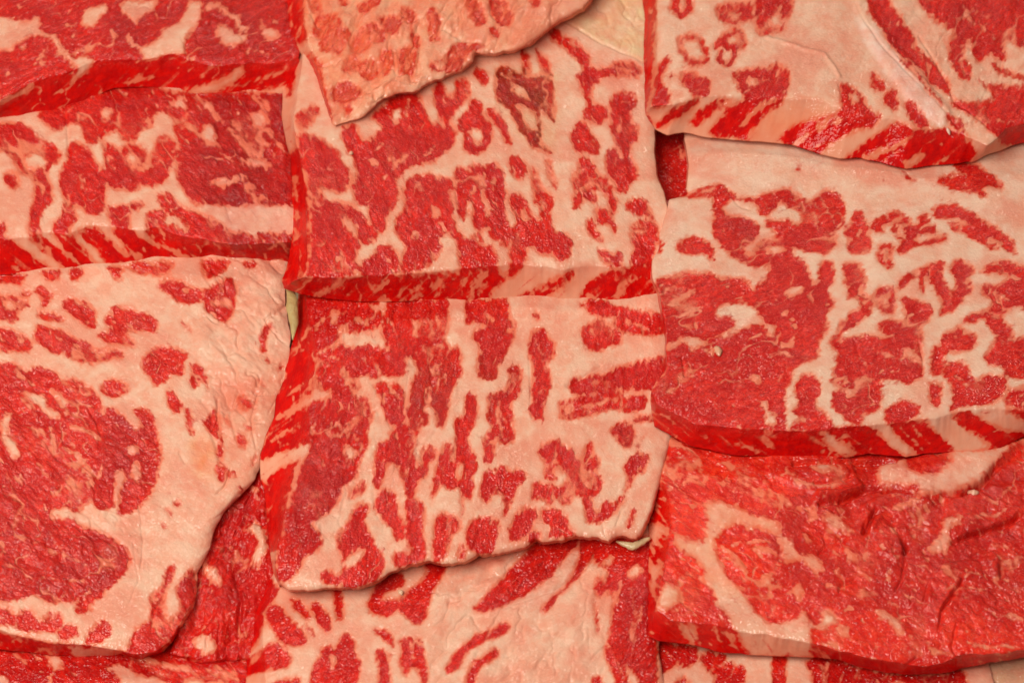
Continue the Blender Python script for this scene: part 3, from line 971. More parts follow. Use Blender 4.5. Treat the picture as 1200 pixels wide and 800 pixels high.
R 250 650 310 650 350 680 350 720 390 760 330 765 270 760 300 720 250 700
R 190 785 200 750 240 740 240 780
R 0 690 40 690 30 780 0 790
R 40 700 80 700 70 780 50 790
r 14 610 660 585 720
@300 560
R 75 400 90 300 100 230 130 160 160 100 180 60 300 60 290 130 240 150 200 190 240 200 260 250 230 290 190 300 180 340 150 370 130 405
F 100 420 130 395 170 370 200 340 260 300 330 290 330 370 290 358 250 370 245 400 160 410
R 320 220 350 200 380 150 410 100 440 110 415 150 430 200 450 230 400 270 370 300 340 330 350 360 400 330 430 280 460 260 500 310 500 350 470 400 380 430 350 440 330 400 340 290
R 250 370 290 360 330 385 330 420 290 415 250 390
R 460 110 480 80 540 60 560 150 580 230 560 240 530 190 500 170 480 130
R 580 90 640 80 660 130 650 200 660 260 660 320 640 335 560 345 530 330 540 290 600 300 620 270 590 220 600 180
R 690 280 700 180 750 160 800 160 800 190 770 210 760 240 740 310 700 335 690 320
R 820 220 850 170 900 150 950 170 940 240 920 290 850 295 830 250
R 780 320 800 250 820 270 812 320
R 990 220 1040 120 1080 110 1090 150 1060 220 1010 250
T crimson 150 -320 400 -200 400 0 300 200 120 350 110 100 200 -200
T brownish 820 -480 1010 -480 1010 -400 940 -240 870 -240 860 -320
T brownish 590 -470 760 -470 790 -350 740 -200 640 -150 590 -250
@560 400
T brownish 500 290 690 290 680 460 560 460
G 16 5 350 170 480 100
G 8 4 480 700 500 760 520 780
G 8 4 560 660 540 720
G 7 3 0 360 60 380
G 7 3 200 60 210 300
@300 400
B 0.7 200 -100 800 -100 640 700 100 800
@300 400
v 10 242 70 367 133 442 208
f 7 204 -42 267 -92 354 -117
f 7 454 58 492 133 542 208
v 9 654 8 667 83 717 158
v 8 729 8 717 83
v 10 304 370 367 333 417 408 354 483
v 8 242 283 292 208
v 9 479 -142 542 -54 567 20
v 8 392 -54 467 -17 492 45
f 6 329 58 354 158 392 208
v 8 354 558 404 633
f 6 542 533 579 633 592 708
v 7 667 -117 692 -29
v 9 579 245 604 358 579 433
f 6 754 608 792 695
v 8 904 695 967 733
f 6 1167 458 1204 533
v 7 942 245 979 320
v 7 1092 -17 1117 45
f 6 1267 258 1417 220 1492 195
v 8 1292 208 1392 170
# C4
base 0
@300 560
R -60 500 20 430 60 390 90 440 60 480 20 520 30 560 0 650 -60 700
R 30 520 60 490 100 500 140 560 190 600 195 640 150 655 110 650 70 600 50 570
R -60 710 0 700 50 640 110 660 140 710 120 740 60 745 -60 770
R 130 460 170 480 220 550 200 550 150 510
R 210 480 250 490 290 550 295 600 270 605 240 560
r 8 195 570 230 620
R 200 420 330 400 340 500 335 560 315 555 310 490 300 440
R 215 780 230 720 260 690 245 670 290 650 310 670 330 620 360 605 385 640 380 670 410 720 400 770 380 840 210 840
F 280 700 300 680 320 720 300 750
R 440 480 460 440 500 370 570 370 580 420 540 430 500 450 480 480 550 470 560 500 510 540 440 520
R 560 480 600 430 640 410 670 360 650 310 760 310 860 300 800 350 740 380 700 420 680 470 665 540 630 570 590 545 560 520
R 450 590 480 585 530 610 545 660 520 650 480 610
R 560 625 600 620 650 660 665 720 665 840 640 760 620 730 600 740 590 780 560 720 570 680
f 8 600 640 620 700
R 465 670 500 670 520 720 525 840 480 840 480 720
r 8 540 680 520 690
R 740 740 780 680 850 620 920 580 1000 560 990 590 940 620 880 640 820 680 790 740 750 770
R 820 780 850 710 890 700 930 660 950 670 940 700 900 720 860 760 840 840 820 840
r 8 625 620 650 640
r 8 100 820 160 780
R 60 800 120 780 180 790 160 840 60 840
@560 560
R -20 510 60 440 150 350 230 250 250 200 420 200 380 260 330 310 280 370 200 440 100 490 40 515
R 240 515 290 460 350 410 380 360 400 310 400 230 450 230 440 320 410 350 370 400 320 450 270 518
R 450 230 700 230 700 840 590 840 550 720 510 640 520 560 530 480 500 430 480 460 460 460 460 400 480 350 450 300
F 470 370 490 340 510 360 500 400 480 410
F 580 370 620 330 650 360 600 400
F 530 445 552 450 547 492 530 480
F 570 720 620 760 640 840 600 840
f 7 600 560 600 620
f 7 640 500 630 560
f 6 560 400 550 450
F 480 340 510 300 540 310 520 340
R 490 650 510 660 540 720 590 840 560 840 520 740 500 700
r 8 460 480 465 560 470 600
R 450 770 480 770 490 840 450 840
T crimson 0 515 400 200 460 200 420 340 250 520
T crimson 530 420 700 420 700 840 560 740
G 5 2 400 540 280 660 230 740
G 5 2 380 620 360 800
G 5 2 430 580 440 700
G 14 4 100 500 300 440 420 350
@560 560
B 0.8 -200 200 500 200 500 840 -200 840
@560 560
v 14 60 480 200 380 300 290
v 10 30 620 90 560
v 10 600 420 620 560 600 700
@560 560
F -120 330 20 300 200 255 140 320 40 410 -60 470 -180 480
R -30 515 10 480 60 425 150 335 230 255 260 235 400 232 385 262 335 312 285 372 205 440 105 492 40 518
F 100 505 220 440 330 350 392 262 400 275 380 330 330 390 270 450 200 500
R 235 518 290 462 345 412 378 360 400 300 430 270 440 320 412 352 372 402 320 452 268 518
# R1
base 0
@560 0
r 24 775 -20 762 30 790 55 822 40 825 -20
R 935 20 1060 10 1070 70 1040 90 970 95 935 60
F 980 40 1010 40 1020 68 990 72
@840 0
R 0 15 130 10 140 70 100 85 40 95 5 65
F 50 52 92 50 82 80 55 82
R 155 -40 300 -40 285 40 260 80 270 120 210 130 160 135 150 60
F 205 70 250 40 255 100 220 112
r 12 290 20 275 70
@560 0
r 17 790 150 850 142 890 190 890 240 840 248 800 210 787 160
f 14 830 180 850 210
r 20 930 180 980 130 1025 122 1038 175 990 190 960 170
r 13 950 205 940 240 980 250 1010 222 1000 195
R 640 -100 695 -100 690 60 680 300 655 430 690 500 640 480
F 690 200 700 100 712 250 690 380 700 450 660 440 665 380
R 700 262 740 220 752 240 722 280 712 320 755 380 740 412 690 430 680 380
R 740 290 770 280 760 310
R 800 270 850 290 912 320 900 370 850 378 800 330 790 300
R 692 492 760 430 872 378 850 412 780 462 710 505
R 820 482 870 432 962 382 1002 387 930 432 860 492
F 760 510 800 480 850 490 800 520
@840 0
R 60 290 100 270 200 268 230 250 282 270 282 330 262 385 200 385 120 395 90 350
F 110 300 150 300 170 330 130 340
R -30 510 60 410 110 392 222 372 150 450 60 535 -20 530
R 60 535 130 455 250 380 262 400 175 455 110 545
f 8 90 490 190 400
R 240 545 300 492 430 452 492 432 480 330 520 335 570 370 590 420 640 450 620 492 560 502 500 532 440 562 400 605 300 580
F 510 370 548 360 560 400 530 412
f 12 300 570 390 505 480 470
f 16 440 592 520 552 600 512 690 475
f 10 350 590 430 550
f 8 400 480 470 450
R 600 280 650 320 652 350 610 352
R 650 370 690 350 712 400 700 432 660 412
R 730 390 780 420 832 490 790 502 750 450
R 480 635 600 542 720 472 770 512 900 505 972 520 1012 600 980 650 850 665 740 675 640 650
F 560 612 700 560 775 528 700 580 620 622 572 628
F 720 642 780 600 825 600 760 655
f 6 850 645 900 610
R 895 460 940 470 970 500 940 502
R 570 -60 650 -60 690 40 760 130 800 210 850 250 900 310 925 390 870 340 810 280 740 230 690 190 640 110 600 60
R 740 -60 1260 -60 1260 190 1200 190 1140 160 1130 120 1120 150 1130 240 1100 230 1070 200 1050 220 1020 250 1000 210 1000 140 980 150 960 210 1000 300 960 320 910 230 910 160 930 120 880 90 830 50
F 700 5 760 -10 800 60 780 50 720 30
F 955 10 990 50 1012 100 990 92 970 60
f 7 1040 100 1080 150
f 7 1000 30 1060 60
R 1060 230 1100 260 1200 300 1260 310 1260 330 1130 290 1080 265
R 1000 290 1060 330 1120 340 1260 350 1260 600 1120 560 1060 500 980 440 930 420 920 390 1000 405 1060 400 1095 380 1030 320
f 8 1080 470 1150 480
r 5 720 240 800 320 880 420
r 4 780 240 850 330
r 3 660 140 760 260
f 5 760 170 830 280
r 6 900 455 960 490
r 12 720 190 800 270 850 320
T orangeish 820 250 840 130 860 300
T white 540 60 620 120 760 300 900 450 880 500 780 440 640 260 560 130
T orangeish 220 390 480 400 440 450 240 540 100 550
G 6 5 535 0 560 60 640 180 760 310 880 430
G 5 3 600 60 700 220 820 350 900 440
G 5 3 640 100 740 240 870 370
G 10 7 900 310 925 390 980 430 1060 500
G 8 5 790 140 830 210 900 320
G 6 4 480 330 495 400 495 440
G -16 5 200 150 420 210 480 300
G 8 4 880 430 940 490
@840 0
B 0.8 500 -100 1260 -100 1260 500 900 500 760 320 560 60
@840 0
H 0.8 8 525 -20 580 -20 640 90 760 240 880 400 920 450 890 490 800 440 700 330 600 180
v 14 240 20 260 100
v 10 840 60 900 180
v 8 1060 340 1180 400
# R0
base 1
@560 0
f 8 700 640 760 700
f 8 790 560 800 620
T crimson 600 450 900 450 900 900 600 900
# R2
base 0
@560 200
R 755 80 800 65 822 90 780 97
r 12 820 100 900 92 960 98 1040 125 1120 120 1200 95
r 9 830 95 880 70 940 58 975 75 985 100
R 930 150 960 110 1000 130 1020 180 1090 190 1090 250 1060 300 1120 340 1200 350 1200 820 700 820 700 420 760 410 820 390 850 400 900 400 960 410 1050 370 1000 310 960 270 930 200
R 770 300 790 275 850 255 900 280 945 330 940 360 910 350 880 320 820 325 780 320
R 705 280 730 275 712 320 692 325
@840 200
R -10 60 50 80 80 110 150 105 220 85 270 70 320 90 360 130 400 90 440 75 490 110 500 150 490 220 460 230 470 290 420 325 350 310 300 290 290 330 340 350 360 400 370 450 400 430 400 360 450 350 460 420 430 460 460 520 420 560 440 620 400 660 390 720 340 750 300 740 280 780 250 800 -10 800
F 60 112 170 130 160 160 200 180 190 220 240 240 230 270 180 270 150 310 130 330 95 300 70 300 20 240 25 180 20 140
R 20 190 60 175 140 185 165 220 150 270 100 300 60 320 30 260
F 250 120 320 160 340 200 300 220 280 190 230 200 190 180 230 150
f 8 410 120 440 160 460 200
f 7 380 160 400 230
F 190 300 250 290 272 310 240 330 200 325
F 120 390 190 360 205 400 160 450 120 440
F 265 460 330 440 350 460 300 490 270 490
F 360 340 400 360 390 420 360 390
F -10 540 60 510 130 520 170 560 190 590 240 610 220 650 190 640 180 600 120 610 60 650 20 670 -10 650 70 600 60 580 -10 565
F 250 545 280 540 285 565 255 565
F 300 640 320 620 310 650 260 690 250 670
F 210 700 240 660 240 720 280 740 220 760
F -10 260 50 330 130 370 110 380 60 410 20 425 -10 410
f 7 170 220 210 230
R 490 250 530 200 545 150 575 180 590 240 605 300 590 325 520 320 500 290 540 270
F 540 235 562 232 562 262 545 258
R 600 215 640 185 690 160 740 180 770 220 790 210 790 170 820 170 830 200 790 230 860 215 860 240 780 245 770 270 800 280 890 250 905 270 850 285 760 295 730 325 705 310 720 280 690 240 680 200 640 210 660 240 620 240
F 700 200 730 210 742 270 712 260
R 630 290 690 285 680 330 690 370 670 385 630 350
F 648 308 670 308 665 350 645 342
R 835 160 870 140 930 135 990 165 1050 200 1110 240 1150 275 1180 330 1130 310 1110 280 1060 250 1000 210 950 180 860 180
R 900 200 960 210 1020 220 1070 260 1060 290 1010 270 960 240 920 230
R 1050 290 1090 280 1100 305 1060 310
R 715 470 710 440 760 395 830 370 880 350 890 380 870 410 890 430 905 480 900 520 940 530 870 575 880 520 860 470 830 420 800 400 760 420
r 16 798 415 805 470
R 910 370 950 345 1000 370 1010 390 960 430 970 440 990 430 1000 470 960 490 940 530 905 510 920 470 950 450 920 400
R 485 370 540 355 580 400 580 430 570 470 600 500 640 450 690 460 700 480 690 560 640 550 620 500 600 550 540 600 500 620 450 690 430 680 480 620 470 590 500 590 520 560 570 530 550 490 490 500 530 470 510 460 540 440 490 450 510 420
F 640 490 670 480 672 540 650 532
R 720 490 760 500 800 520 840 530 830 580 790 610 800 680 805 810 490 810 470 790 480 680 560 640 620 640 640 660 690 650 630 620 640 590 700 580 740 600 740 560
F 750 700 790 710 780 740 750 720
f 8 600 690 650 702 710 690
F 500 710 540 718 520 742
f 7 650 640 700 650
R 1020 400 1060 370 1120 350 1180 370 1260 390 1260 590 1170 520 1120 550 1110 590 1150 610 1160 650 1130 660 1090 740 1050 750 1040 720 1090 670 1100 640 1060 610 1050 570 1000 590 950 590 990 560 1070 540 1080 500 1040 480 1035 440 1100 450 1140 420 1200 420 1130 400 1070 395
f 8 1090 480 1150 500
R 880 640 930 620 950 590 960 640 1010 630 1015 670 980 690 940 710 900 700
f 6 930 650 960 680
R 850 690 870 680 870 800 840 800
R 1100 740 1150 660 1260 640 1260 820 1140 800
R 880 680 905 690 900 715 880 710
@840 0
R 700 650 740 680 790 710 750 702
R 860 700 900 680 980 690 920 640 1000 630 1120 720 1120 740 1040 720 1060 780 1020 750 940 740
R 290 665 330 652 335 665
r 7 652 702 654 704
r 4 420 728 425 735
@560 200
F 960 405 1010 400 1060 372 1140 368 1130 420 1070 470 1050 425
f 12 750 520 800 500 845 460
f 8 735 460 770 452
f 14 740 690 800 655 830 680 890 675
F 910 680 940 660 965 690 940 740 915 720
f 6 800 560 850 540
T crimson 930 150 1090 190 1100 330 960 230
@560 400
R 735 60 900 20 1200 0 1200 360 1060 355 850 330 760 290 660 200 735 110
F 780 -20 860 -20 900 10 830 30
f 10 880 30 930 50
F 905 10 960 15 960 40 930 65 910 50
F 1070 120 1110 130 1110 165 1080 155
F 920 290 950 300 960 330 925 330
f 8 1010 290 1030 250
f 9 810 100 840 130
f 6 1000 180 1040 160
@840 400
R -10 -10 400 -10 400 60 340 80 290 110 290 150 240 190 250 280 200 345 -10 345
F 310 -10 330 -10 300 10 260 30 250 10
f 10 210 60 260 40 290 60
F 140 120 170 140 170 165 140 160
F 160 230 200 225 210 270 240 300 230 330 190 330 190 280
f 8 70 300 90 340
f 6 240 150 280 100
R 330 140 360 125 400 145 405 200 380 240 370 285 320 290 290 270 330 240 300 200 310 170
R 290 340 310 310 350 310 340 270 390 260 430 290 455 335 420 345
R 440 -10 800 -10 805 130 740 170 700 130 650 120 640 150 570 130 540 160 540 190 470 170 445 165 460 110 490 70 470 30
F 720 20 750 30 790 50 800 80 740 60
f 8 560 60 590 110
f 8 640 40 700 60
f 9 460 150 500 140 520 170
R 450 200 500 190 520 230 560 170 600 150 640 150 640 260 600 280 580 270 560 320 520 310 490 280 450 260
R 660 270 730 225 790 250 790 280 740 310 700 320 660 310
R 840 30 880 20 890 80 860 140 840 130
R 870 -10 950 -10 1010 20 960 40 900 40
R 1040 60 1090 0 1260 -10 1260 120 1160 125 1110 90 1060 90
R 880 120 920 80 970 90 1010 160 1050 130 1130 140 1130 180 1110 220 1060 240 950 250 900 280 930 220 920 170
f 8 930 130 980 170
R 830 160 880 165 870 260 840 240
R 1130 190 1260 170 1260 270 1130 250
R -10 340 280 352 560 332 700 322 860 302 960 278 1260 260 1260 400 1080 450 740 470 -10 470
F 590 330 660 322 720 380 785 440 740 455 690 420
F 818 310 912 288 980 340 1075 410 1010 435 930 435 860 362
F 970 258 1040 280 1110 265 1260 335 1260 370 1120 345 1020 300
F 400 352 430 352 500 400 545 440 500 458 450 420 410 382
f 6 710 335 805 425
f 8 760 330 835 405
f 6 430 370 480 390
f 6 60 385 150 425
f 6 170 365 200 380
@560 400
R 670 210 760 290 900 335 1200 360 1200 470 900 440 680 350
f 7 1000 400 1090 430
f 5 880 370 900 380
f 5 700 280 760 310
G 8 8 800 60 810 130
@840 400
G 6 8 790 0 806 60 805 130
G 10 3 540 0 560 60
@560 200
G 6 5 970 60 1010 130 1060 150
# R3
base 1
@560 400
F 690 350 760 375 850 435 780 412 720 390
f 9 735 450 700 550 690 640
f 8 800 470 790 540
f 8 640 520 670 450 700 400
F 620 560 660 560 680 700 665 800 640 700
F 900 620 960 620 1000 640 1060 660 1130 690 1180 710 1190 780 1160 760 1100 720 1020 710 960 730 930 770 900 730 880 640
f 7 820 520 880 560
f 7 940 480 980 470 1010 500
@840 400
F -10 465 90 480 60 500 20 480
F 260 500 300 510 330 550 420 560 490 570 380 575 300 560
F 360 490 420 470 470 500 400 520
f 10 130 560 160 590 200 600
f 10 100 520 160 540
F -10 640 80 640 100 650 130 680 190 680 240 700 230 740 300 770 310 800 260 800 230 740 150 720 130 750 90 710 40 700 20 750 -10 760
F 640 480 740 455 735 490 780 520 860 515 920 470 900 430 1080 420 1220 370 1170 410 1080 490 1030 550 920 590 860 600 800 610 790 570 640 560 620 530
f 14 690 658 740 645 775 620 795 600
f 10 1040 610 1090 640 1130 590 1150 570
F 900 690 960 680 960 700 900 740 910 780 880 800 830 800 880 740
F 430 670 480 680 540 740 500 750 440 710
F 670 730 700 715 700 755 680 755
F 380 620 400 690 350 700 380 650
f 8 520 470 560 480
f 8 980 680 1010 700
@560 560
F 890 170 930 240 940 310 970 370 1000 400 1050 470 1100 530 1130 560 1200 570 1200 640 1000 585 1000 540 970 510 930 500 920 440 880 420 880 350 850 310 790 290 770 260 760 210 800 220 840 240 880 240
F 690 505 720 420 740 400 800 440 790 480 760 512 720 505
F 1110 380 1140 370 1160 400 1120 410
F 670 180 700 170 740 190 730 250 700 290 720 350 700 430 680 480 665 400
r 14 720 220 715 250
r 14 700 270 690 330
@840 560
F -10 130 80 110 120 120 150 150 230 170 240 220 300 240 320 290 350 290 400 310 425 360 380 375 340 320 260 330 250 270 230 230 180 190 120 190 90 180 50 190 -10 220
F -10 350 40 370 100 440 130 500 190 555 230 570 280 550 310 550 340 510 370 560 400 570 420 510 460 530 470 560 400 590 370 590 375 655 240 625 110 605 60 600 40 540 -10 500
f 12 60 320 100 350 130 400
F 180 380 215 375 215 410 180 410
f 14 120 270 180 275 230 290
F 250 460 300 430 320 400 340 440 330 480 290 450
F 500 275 520 270 540 330 510 335 495 310
f 8 590 290 580 310
F 545 470 570 420 590 440 605 490 590 460 560 460
F 620 510 650 510 700 540 740 570 745 600 710 610 680 570 630 545
F 480 570 520 580 520 620 490 600
f 8 470 410 465 450
F 680 300 710 310 700 330
F 880 340 910 340 920 370 960 400 930 395 890 370
f 6 970 380 1030 375
F 820 650 900 680 860 700 820 670
f 9 1110 540 1160 540 1200 550
F 880 160 930 150 960 160 900 200 920 250 890 290 830 290 820 270 870 240
f 6 1030 140 1090 160 1130 120
F 400 130 460 170 530 200 520 220 460 200 410 170
F 330 220 350 210 380 250 340 250
f 8 1080 260 1130 275
F 75 600 230 622 365 652 385 705 120 700 100 650
r 6 220 670 225 695
f 5 1000 650 1180 660
f 10 400 640 470 660
@560 560
F 1000 580 1200 622 1200 700 1055 700 1030 650
F 780 575 850 578 872 655 840 650 800 610
f 5 920 590 960 650
f 5 960 600 990 640
T crimson 1270 -60 2200 -60 2200 560 1400 500 1100 330
T orangeish 780 -70 1100 -40 1500 200 1500 500 1300 500 1000 450 740 500 760 300
T wet 680 -60 750 -60 760 150 690 170
@840 400
T crimson 500 450 800 450 700 700 480 640
T crimson 740 440 920 450 900 520 780 525
H 0.9 8 640 480 740 455 900 430 1080 420 1220 370 1170 410 1080 490 1030 552 920 595 860 603 800 612 790 575 640 563 620 530
G 15 18.9 650 580 720 590 790 615
G 15 18.9 400 630 480 620 560 590 640 570
G 13.5 12.15 580 740 610 680 620 660
G 18 12.15 880 600 960 595 1040 555 1090 490
G 18 16.2 300 480 500 470 700 470
G 15 10.8 380 560 440 555 520 530
G -24 10.8 560 570 480 600 400 600
@840 560
G 18 13.5 920 250 950 235 1040 210 1120 180 1180 150 1210 140
H 0.8 6 940 242 1060 214 1170 160 1260 140 1260 0 900 60 880 200
G 18 13.5 730 245 740 270 735 290
G 12 9.45 590 210 600 170 630 140
G 15 9.45 870 570 880 510 930 440 960 400
G 12 6.75 810 470 830 410
G 12 6.75 700 430 720 400 735 330
G 12 6.75 480 440 490 410 540 395
G 15 10.8 1110 380 1110 345 1180 340
G 12 6.75 940 570 920 650 940 700
G 12 5.4 750 190 800 170 830 180
G 12 6.75 780 700 740 730
G 15 6.75 1140 160 1200 150
G 10.5 5.4 1000 300 1080 270
G 12 6.75 400 290 430 250 420 220
@840 400
B 0.75 100 470 500 470 900 600 1260 450 1260 1400 900 1250 500 1000 300 700
@560 560
B 1.0 660 -100 760 -60 760 400 680 500
@840 400
H 0.9 6 200 440 500 400 560 560 570 575 555 595 480 622 400 632 380 600 300 560 200 520
H 0.9 5 560 640 590 690 600 745 640 700 760 690 900 600 700 580
@840 560
H 0.7 5 590 200 640 150 720 240 735 300 720 330 640 300
H 0.7 6 870 570 880 510 930 440 960 400 1100 380 1100 300 900 330 820 400 815 500
@840 400
v 10 0 520 60 560 130 560 200 590 260 600
v 8 60 480 120 540 100 590
v 10 150 600 220 640 300 640 380 680
@560 400
v 12 760 520 800 600 880 640
v 10 800 480 880 500 960 560 1060 580
v 8 1100 600 1180 640
@840 560
v 10 430 230 470 300 480 380
v 8 540 300 560 360 600 400
v 10 600 440 680 480 720 500
v 8 740 330 800 400 860 420
v 8 480 600 560 640 640 650
@560 400
v 14 800 560 860 520 940 530 1000 560 1080 600
v 9 860 460 900 520 880 580
v 9 1000 500 1040 560 1020 620
v 9 1120 540 1160 600 1200 620
@840 560
f 9 20 260 70 300 110 350 130 400 190 420 250 420
f 8 60 260 100 250 160 240 220 250
v 10 240 60 300 110 360 120
v 9 420 60 460 110 520 130
v 8 640 200 660 260 720 300
v 8 940 430 1000 420 1060 450
v 9 300 600 360 560
G 18 9 920 248 980 225 1050 208 1120 180 1200 140
G 13 8 570 210 585 170 610 140
G 13 6 866 590 880 510 930 440 965 395
G 16 9 725 240 738 268 732 292
@840 400
G 16 10 860 603 960 598 1040 560 1085 500 1170 440
G 14 8 400 636 500 622 570 585
G 13 9 575 745 605 700 618 660
# R4
base 0
@560 560
R 660 600 770 650 780 720 740 750 700 760 660 800 640 700
R 780 650 860 660 850 720 800 740 780 700
R 870 690 920 670 970 690 950 730 920 760 880 730
R 960 740 1040 740 1040 790 980 840 940 770
R 770 840 770 790 810 765 840 840
R 1150 720 1170 680 1200 680 1200 840 1160 840
f 8 740 680 760 700
@840 560
R -10 740 50 720 110 740 100 790 -10 840
R 215 770 220 720 240 690 280 690 260 740 240 840 220 840
R 345 720 380 690 430 690 520 720 600 750 720 765 880 765 960 745 1000 840 390 840 370 760
f 8 540 770 640 800
f 8 440 720 430 790
f 12 700 800 760 810
f 6 410 730 420 800
T crimson 400 690 1000 740 1000 840 400 840
# R5
base 0
@840 560
R 1150 880 1200 870 1200 900 1150 900
# CU
base 0
@0 0
"""

# ------------------------------------------------------------------ the slices (outlines in photo pixels; heights in mm)
MATS = {
    'L1': meat_material('beef_coarse_red', 35), 'L2': meat_material('beef_thin_coat_red', -40, wet=0.6),  # second one: the common reds under a thinner wet coat
    'L3': meat_material('beef_broad_muscle', -35, stretch=2.0, lean_a=(0.58, 0.005, 0.005), lean_b=(0.82, 0.036, 0.018)), 'C1': meat_material('beef_veiled_in_fat', 60, lean_a=(0.68, 0.045, 0.022), lean_b=(0.78, 0.13, 0.06), fat_a=(0.86, 0.46, 0.31), fat_b=(0.82, 0.27, 0.16), wet=0.9, rough=0.38),
    'C2': meat_material('beef_fine_marbled', -70), 'C3': meat_material('beef_streaked', 80), 'C4': meat_material('beef_pale_fatty', 50),
    'R1': meat_material('beef_pale_ringed', 60), 'R2': meat_material('beef_lacy', 30, lean_a=(0.56, 0.004, 0.005), lean_b=(0.82, 0.032, 0.018), fat_a=(0.84, 0.58, 0.45), fat_b=(0.82, 0.46, 0.33)),
    'R3': meat_material('beef_bright_lean', -30, bump=0.65, lean_a=(0.72, 0.008, 0.004), lean_b=(0.90, 0.048, 0.018), stretch=1.6),
    'tan': meat_material('wet_tan_fat', 0, fat_a=(0.70, 0.42, 0.26), fat_b=(0.62, 0.36, 0.24), wet=1.0, rough=0.3),
}
